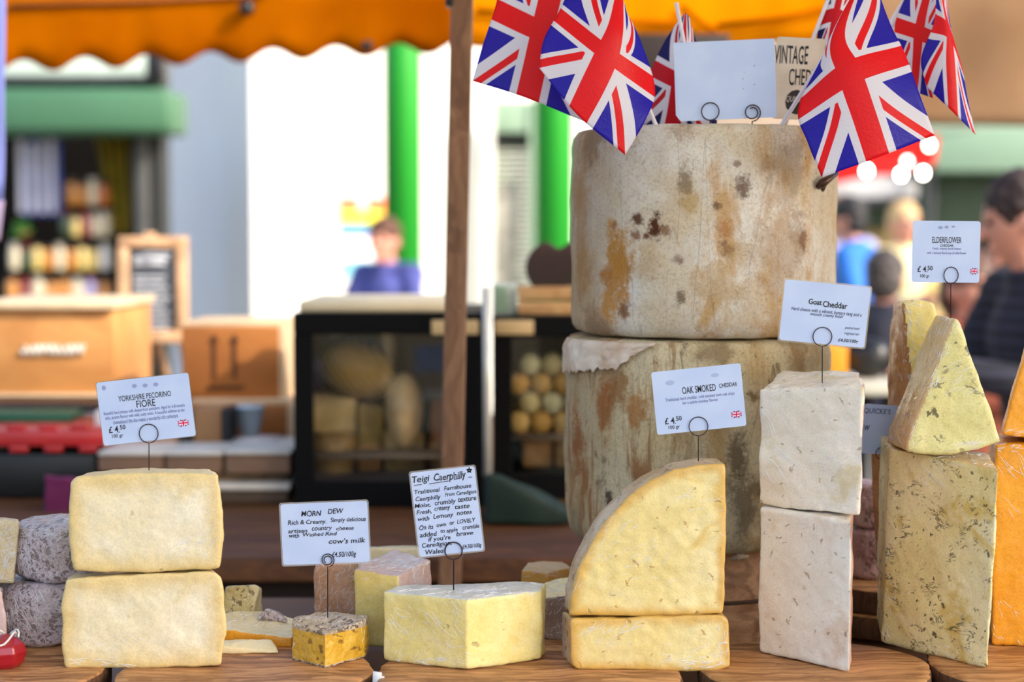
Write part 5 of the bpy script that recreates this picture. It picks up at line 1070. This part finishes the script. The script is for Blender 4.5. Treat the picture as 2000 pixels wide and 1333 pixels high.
for x0, x1, c, lb in ((350, 376, (40, 26, 26), 'dark upright packet left of the brown parcel'), (378, 432, (170, 122, 76), 'brown paper parcel standing on the trays'), (432, 450, (20, 20, 26), 'black upright packet beside the paper cup'), (262, 345, (196, 150, 122), 'pinkish folded paper behind the landscape price card'), (185, 215, (232, 228, 226), 'white carton behind the left price card')):
    tag(mk('packet', bpx(x0, 800 + (x1 - x0) % 9, x1, 880, 3.45, .09, .004), plain('pk_%d' % c[0], c, .6), base=P(x0, 880, 3.45)), lb, 'packet', 'packets behind the left price card')
TRM = plain('tray_brown', (150, 116, 92), .7); TRW = plain('tray_rim', (226, 218, 206), .6)
for (x0, x1, y0_, y1_, lb) in ((192, 318, 884, 922, 'left cardboard tray with pale rim'), (324, 432, 884, 926, 'middle cardboard tray with pale rim'), (440, 566, 882, 926, 'right cardboard tray with pale rim, top of two')):
    t = thing('cardboard_tray', lb, 'tray', P((x0 + x1) / 2, y1_, 3.3), 'cardboard trays on the counter'); mk('tray_body', bpx(x0, y0_ + 8, x1, y1_, 3.3, .22, .003), TRM, t); mk('tray_rim', bpx(x0 - 2, y0_, x1 + 2, y0_ + 7.6, 3.29, .24, .003), TRW, t)
t = thing('cardboard_tray', 'lower long cardboard tray with pale rim under the three', 'tray', P(390, 1010, 3.3), 'cardboard trays on the counter'); mk('tray_body', bpx(205, 960, 562, 984, 3.3, .22, .003), plain('tray_dark', (92, 72, 56), .7), t); mk('tray_rim', bpx(203, 946, 566, 959, 3.29, .24, .003), TRW, t)
tag(mk('goods_bundle', bpx(215, 927, 560, 944, 3.34, .16, .004), plain('bundle_mixed', (150, 116, 80), .6, var=.4, sc=30), base=P(390, 944, 3.34)), 'flat bundle of mixed papers between upper and lower trays', 'papers')
# red and black stacking crates
t = thing('red_crate', 'red plastic crate with notched rim on the black crate at the left', 'crate', P(80, 884, 3.35)); RC = plain('red_plastic', (206, 40, 44), .35, coat=.3)
parts = [bpx(-60, 842, 205, 872, 3.35, .30, .002)] + [bpx(-50 + k * 62, 829, -14 + k * 62, 842.5, 3.352, .012, .001) for k in range(4)] + [bpx(-50 + k * 68, 871, -14 + k * 68, 884, 3.352, .012, .001) for k in range(4)]
mk('crate_body', join(*parts), RC, t)
tag(mk('black_crate', bpx(-60, 885.5, 188, 974, 3.36, .3, .005), BM, base=P(60, 974, 3.36)), 'black plastic crate under the red crate at the left', 'crate')
tag(mk('green_cover', bpx(-60, 808, 138, 828, 3.5, .12, .004), plain('lid_green', (30, 96, 66), .4), base=P(40, 828, 3.5)), 'dark green lid lying on the red crate', 'lid')
tag(mk('black_case', bpx(-60, 792, 186, 806, 3.6, .2, .003), BM, base=P(60, 806, 3.6)), 'flat black case behind the green lid', 'case')
tag(mk('purple_bag', remesh(loft([(84, 1018), (136, 1018), (150, 938), (86, 930), (90, 950)], 3.2, [(88, 1012), (136, 1012), (148, 934), (86, 926), (92, 945)], 3.3), .004, 3, [(.006, 20)]), plain('magenta_cloth', (112, 24, 78), .8), base=P(110, 1018, 3.2)), 'magenta cloth bag beside the upper half wheel', 'bag')

# ------------------------------------------------------------------ right background
t = thing('market_hall', 'green painted market hall front behind the crowd', 'building', P(1800, 900, 15))
mk('green_beam', bpx(1776, 246, 2200, 336, 14.6, .4, .02), plain('hall_green', (124, 152, 128), .6, var=.05, sc=2), t); mk('dark_green_panel', bpx(1640, 336, 2200, 446, 15, .3), plain('hall_dark', (52, 72, 52), .7, var=.15, sc=3), t)
mk('pale_strip', bpx(1600, 344, 1800, 386, 14.7, .1), plain('hall_pale', (206, 204, 204), .7, var=.2, sc=3), t); mk('yellow_wall', bpx(1560, 440, 1850, 700, 15.2, .2), plain('hall_yellow', (206, 180, 122), .8, var=.2, sc=2), t)
mk('hall_back', bpx(1850, 440, 2250, 800, 15.2, .2), plain('hall_brown', (70, 62, 52), .8, var=.3, sc=2), t); mk('square_post', bpx(1798, 340, 1826, 640, 14.4, .2), plain('hall_post', (40, 56, 46), .7), t); mk('dark_sill', bpx(1600, 388, 1830, 404, 14.7, .1), BM, t)
RA = sheet('red_awning_cloth', (232, 44, 40), .35)
t = thing('red_awning', 'red awning behind the flags at the right', 'awning', (bpos(1710, 11.3), 11.3, 0)); slab_sheet([P(1600, 364, 11), P(1826, 322, 11), P(1832, 262, 11.6), P(1640, 262, 11.6)], 12, 6, 0, RA, 'awning_cloth', amp=.03, parent=t)
for px in (1606, 1822):
    q = P(px, 345 if px < 1700 else 325, 11.02); mk('awning_post', tube([(q.x, 11.05, 0), (q.x, 11.05, q.z + .03)], .02, 10), BM, t)
for i, (px, py, lb) in enumerate(((1693, 334, 'leftmost festoon bulb under the red awning'), (1760, 341, 'middle festoon bulb under the red awning'), (1803, 338, 'right festoon bulb under the red awning'), (1815, 284, 'upper festoon bulb at the corner of the red awning'), (1772, 316, 'dim festoon bulb above the middle one'))):
    t = thing('festoon_bulb', lb, 'bulb', P(px, py, 9.5), 'festoon bulbs'); e = M('bulb_glow%d' % i); e.bsdf((1, .95, .85, 1), .4, emis=(1, .93, .82, 1), es=[30, 30, 30, 16, 9][i]); c_ = P(px, py, 9.5)
    mk('glass_globe', ellip(c_, .018, .018, .022), e.m, t); mk('socket', lathe([(.009, .021), (.009, .045), (0, .045)], c_, 12), BM, t)
w_ = []
for q in ((1600, 300), (1693, 334), (1760, 341), (1772, 316), (1803, 338), (1815, 284), (1900, 270)): w_.append(P(*q, 9.5) + Vector((0, 0, .047)))
tag(mk('festoon_cable', tube(w_, .004, 6), BM, base=w_[0]), 'black cable carrying the festoon bulbs', 'cable')
tag(mk('orange_box', bpx(1600, 676, 1656, 745, 4.2, .2, .004), plain('orange_card', (222, 138, 10), .7, var=.06), base=P(1630, 745, 4.2)), 'orange box just right of the tall cheeses', 'box')
t = thing('side_table', 'pale topped table carrying the orange box behind the stall', 'table', (.85, 4.4, 0)); zt_ = P(0, 746, 4.2).z
mk('table_top', box((.66, 4.15, zt_ - .03), (.94, 4.48, zt_ - .0005), .004), plain('pale_top', (176, 174, 160), .6), t)
for x in (.69, .91):
    for y in (4.18, 4.45): mk('leg', tube([(x, y, 0), (x, y, zt_ - .031)], .018, 8), BM, t)
tag(mk('black_bag', remesh(ellip((P(1700, 720, 4.3).x, 4.32, zt_ + .05), .06, .05, .05), .006, 2, [(.01, 14)]), BM, base=(P(1700, 720, 4.3).x, 4.32, zt_)), 'black shoulder bag on the table right of the orange box', 'bag')
# window-shopping props behind: wall segments that close the view
tag(mk('wall_back', box((-9, 19, 0), (10, 19.2, 5)), plain('far_brick', (158, 140, 122), .9, var=.2, sc=1)), 'distant brick wall of the market', kind='structure')

# ------------------------------------------------------------------ people
def head(c, yaw, pitch=0, s=1.):
    Rm = Matrix.Rotation(yaw, 3, 'Z') @ Matrix.Rotation(pitch, 3, 'X')      # faces -Y before turning
    T = lambda v: Vector(c) + Rm @ (Vector(v) * s)
    V, Fc = ellip((0, 0, 0), .074, .092, .115, 24, 18); W = []
    for v in V:
        x, y, z = v
        if z < -.02: k = 1 - .38 * min(1, (-.02 - z) / .09); x *= k; y = y * (1 - .15 * min(1, (-.02 - z) / .09)) - .012 * min(1, (-.02 - z) / .09)
        if y < 0 and abs(z - .005) < .018 and .015 < abs(x) < .05: y += .008
        W.append(T((x, y, z)))
    P_ = [(W, Fc)]
    P_.append(capsule(T((0, -.088, .012)), .008 * s, T((0, -.112, -.026)), .013 * s, 10)); P_.append(capsule(T((-.02, -.088, -.062)), .008 * s, T((.02, -.088, -.062)), .008 * s, 8))
    P_.append(capsule(T((-.04, -.082, .026)), .008 * s, T((.04, -.082, .026)), .008 * s, 8)); P_.append(ellip(T((0, -.078, -.098)), .02 * s, .016 * s, .014 * s))
    for sx in (-1, 1): P_.append(ellip(T((sx * .076, .012, -.008)), .008 * s, .02 * s, .032 * s, 10, 8, Rm))
    return P_, T, Rm
def hand(w, dirv, side, curl=.6, s=1.):
    """palm and five bent fingers growing from wrist w along dirv; side is the thumb side"""
    d = Vector(dirv).normalized(); sd = (Vector(side) - d * Vector(side).dot(d)).normalized(); n = d.cross(sd); P_ = []
    w = Vector(w); P_.append(capsule(w, .026 * s, w + d * .05 * s, .03 * s, 12))
    for k, ln in enumerate((.07, .08, .075, .06)):
        b = w + d * .075 * s + sd * (.027 - k * .018) * s; pts = [b]; dd = d.copy()
        for j, f in enumerate((.45, .32, .23)):
            dd = (dd * math.cos(curl * .8) + n * math.sin(curl * .8)).normalized(); pts.append(pts[-1] + dd * ln * f * s)
        P_.append(tube([w + d * .04 * s + sd * (.02 - k * .013) * s] + pts, [.011 * s, .0105 * s, .0095 * s, .0085 * s, .007 * s], 8))
    b = w + d * .02 * s + sd * .024 * s; P_.append(tube([b, b + (sd + d * .6).normalized() * .035 * s, b + (sd * .6 + d + n * .3).normalized() * .065 * s], [.014 * s, .012 * s, .008 * s], 8)); return P_
SKIN = plain('skin', (214, 150, 126), .55, var=.04)
def person(label, c, yaw, J, skin, shirt, trousers, hair, hair_len=0., vox=.011, sleeves='long', curl=.6, hyaw=None, hpitch=0.):
    """J: joints in the person's own frame (facing -Y, feet at the origin)"""
    Rz = Matrix.Rotation(yaw, 3, 'Z'); c = Vector(c); g = lambda k: c + Rz @ Vector(J[k]); t = thing('person', label, 'person', c, None)
    hp, T, Rm = head(g('head'), yaw if hyaw is None else hyaw, hpitch)
    B_ = list(hp) + [capsule(g('neck'), .055, g('head') - Vector((0, 0, .05)), .052)]
    B_ += [capsule(g('pel'), .13, g('che'), .145), capsule(g('che'), .13, g('neck'), .06), capsule(g('hl'), .09, g('hr'), .09), capsule(g('sl'), .06, g('sr'), .06)]
    cl = [capsule(g('pel'), .145, g('che'), .160), capsule(g('che'), .145, g('neck') - Vector((0, 0, .02)), .075), capsule(g('sl'), .072, g('sr'), .072)]; tr = [capsule(g('hl'), .103, g('hr'), .103), capsule(g('pel') - Vector((0, 0, .02)), .142, g('pel') + Vector((0, 0, .03)), .142)]
    for s_ in 'lr':
        B_ += [capsule(g('s' + s_), .052, g('e' + s_), .041), capsule(g('e' + s_), .041, g('w' + s_), .028), capsule(g('h' + s_), .085, g('k' + s_), .06), capsule(g('k' + s_), .06, g('a' + s_), .042), capsule(g('a' + s_), .045, g('t' + s_), .038)]
        cl.append(capsule(g('s' + s_), .065, g('e' + s_), .054)); B_ += hand(g('w' + s_), g('w' + s_) - g('e' + s_), Rz @ Vector(((1 if s_ == 'l' else -1), -.3, .6)), curl)
        if sleeves == 'long': cl.append(capsule(g('e' + s_), .053, g('e' + s_).lerp(g('w' + s_), .85), .04))
        tr += [capsule(g('h' + s_), .097, g('k' + s_), .072), capsule(g('k' + s_), .072, g('k' + s_).lerp(g('a' + s_), .9), .058)]
    mk('body', remesh(join(*B_), vox * .75, 2), skin, t); mk('shirt', remesh(join(*cl), vox, 3, [(.006, 9)]), shirt, t); mk('trousers', remesh(join(*tr), vox, 3, [(.006, 9)]), trousers, t)
    hv = [ellip(T((0, .010, .038)), .085, .097, .094, 20, 14, Rm), ellip(T((0, .045, -.01)), .080, .062, .085 + hair_len, 16, 10, Rm)]
    mk('hair', remesh(join(*hv), .006, 2, [(.008, 40)]), hair, t)
    for sx in (-1, 1): mk('eye', ellip(T((sx * .03, -.083, .008)), .011, .008, .008, 10, 8, Rm), plain('eye_dark', (40, 30, 28), .3), t)
    return t
def pose(h=1.75, lean=0., arms='down', sit=0.):
    k = h / 1.75; J = dict(pel=(0, 0, .95), che=(0, -lean * .5, 1.30), neck=(0, -lean * .8, 1.48), head=(0, -lean - .02, 1.635), sl=(.17, -lean * .7, 1.42), sr=(-.17, -lean * .7, 1.42), hl=(.09, 0, .92), hr=(-.09, 0, .92), kl=(.1, -.02, .5), kr=(-.1, -.02, .5), al=(.1, .02, .09), ar=(-.1, .02, .09), tl=(.11, -.15, .045), tr=(-.11, -.15, .045))
    if arms == 'down': J.update(el=(.22, .0, 1.14), er=(-.22, 0, 1.14), wl=(.22, -.08, .9), wr=(-.22, -.08, .9))
    else: J.update(el=(.24, -.12 - lean * .6, 1.17), er=(-.24, -.12 - lean * .6, 1.17), wl=(.10, -.36 - lean * .6, 1.22), wr=(-.08, -.36 - lean * .6, 1.18))
    if sit:
        for q in ('pel', 'che', 'neck', 'head', 'sl', 'sr', 'hl', 'hr', 'el', 'er', 'wl', 'wr'): a = J[q]; J[q] = (a[0], a[1], a[2] - .44)
        J['kl'] = (.12, -.42, .50); J['kr'] = (-.12, -.42, .50); J['al'] = (.12, -.38, .09); J['ar'] = (-.12, -.38, .09); J['tl'] = (.12, -.55, .045); J['tr'] = (-.12, -.55, .045)
    return {q: tuple(x * k for x in v) for q, v in J.items()}
NV = M('striped_navy'); q = NV.wave(NV.pos(), 9, .4, 1, 1, axis='Z'); NV.bsdf(NV.mix(NV.step(q, .4, .7), lin((16, 16, 28)), lin((42, 42, 58))), .8); NV = NV.m
DT = plain('dark_trousers', (30, 30, 40), .8)
person('man in a dark striped jacket in profile at the right edge', (bpos(2095, 4.55), 4.55, 0), R(-72), pose(1.585, .16, 'up'), SKIN, NV, DT, plain('dark_hair', (46, 26, 18), .6), hpitch=.2, hyaw=R(-98))
person('person in a blue checked shirt sitting behind the larger cabinet, by the green column', (bpos(768, 9.25), 9.25, 0), R(-25), pose(1.50, .1, 'up'), SKIN, plain('blue_shirt', (84, 92, 170), .8, var=.3, sc=12), DT, plain('brown_hair', (96, 60, 44), .7), sleeves='short')
person('person in a bright blue jacket in the crowd at the right', (bpos(1700, 9.2), 9.2, 0), R(-120), pose(1.62, .12, 'down'), SKIN, plain('blue_jacket', (30, 112, 206), .7), DT, plain('black_hair', (26, 22, 24), .6))
person('fair-haired person in a pale top in the crowd, right of the blue jacket', (bpos(1752, 9.9), 9.9, 0), R(20), pose(1.6, .05, 'up'), SKIN, plain('cream_top', (232, 214, 196), .8), plain('grey_trousers', (110, 108, 112), .8), plain('fair_hair', (206, 170, 120), .6), hair_len=.04)
person('person in a dark navy coat seen between the tall cheese and the yellow wedge', (bpos(1725, 7.2), 7.2, 0), R(160), pose(1.34, .05, 'down'), SKIN, plain('navy_coat', (28, 32, 52), .7, var=.3), DT, plain('grey_hair', (70, 62, 60), .6))
person('person in a rust coloured top facing the man in the striped jacket', (bpos(1872, 5.6), 5.6, 0), R(30), pose(1.36, .05, 'up'), SKIN, plain('rust_top', (150, 74, 48), .8, var=.25), DT, plain('auburn_hair', (90, 56, 40), .6), hair_len=.03)
person('pink-faced person in a lilac top just right of the tall cheese', (bpos(1640, 10.8), 10.8, 0), R(10), pose(1.66, .05, 'down'), SKIN, plain('lilac_top', (180, 176, 214), .8), DT, plain('ginger_hair', (150, 100, 70), .6))
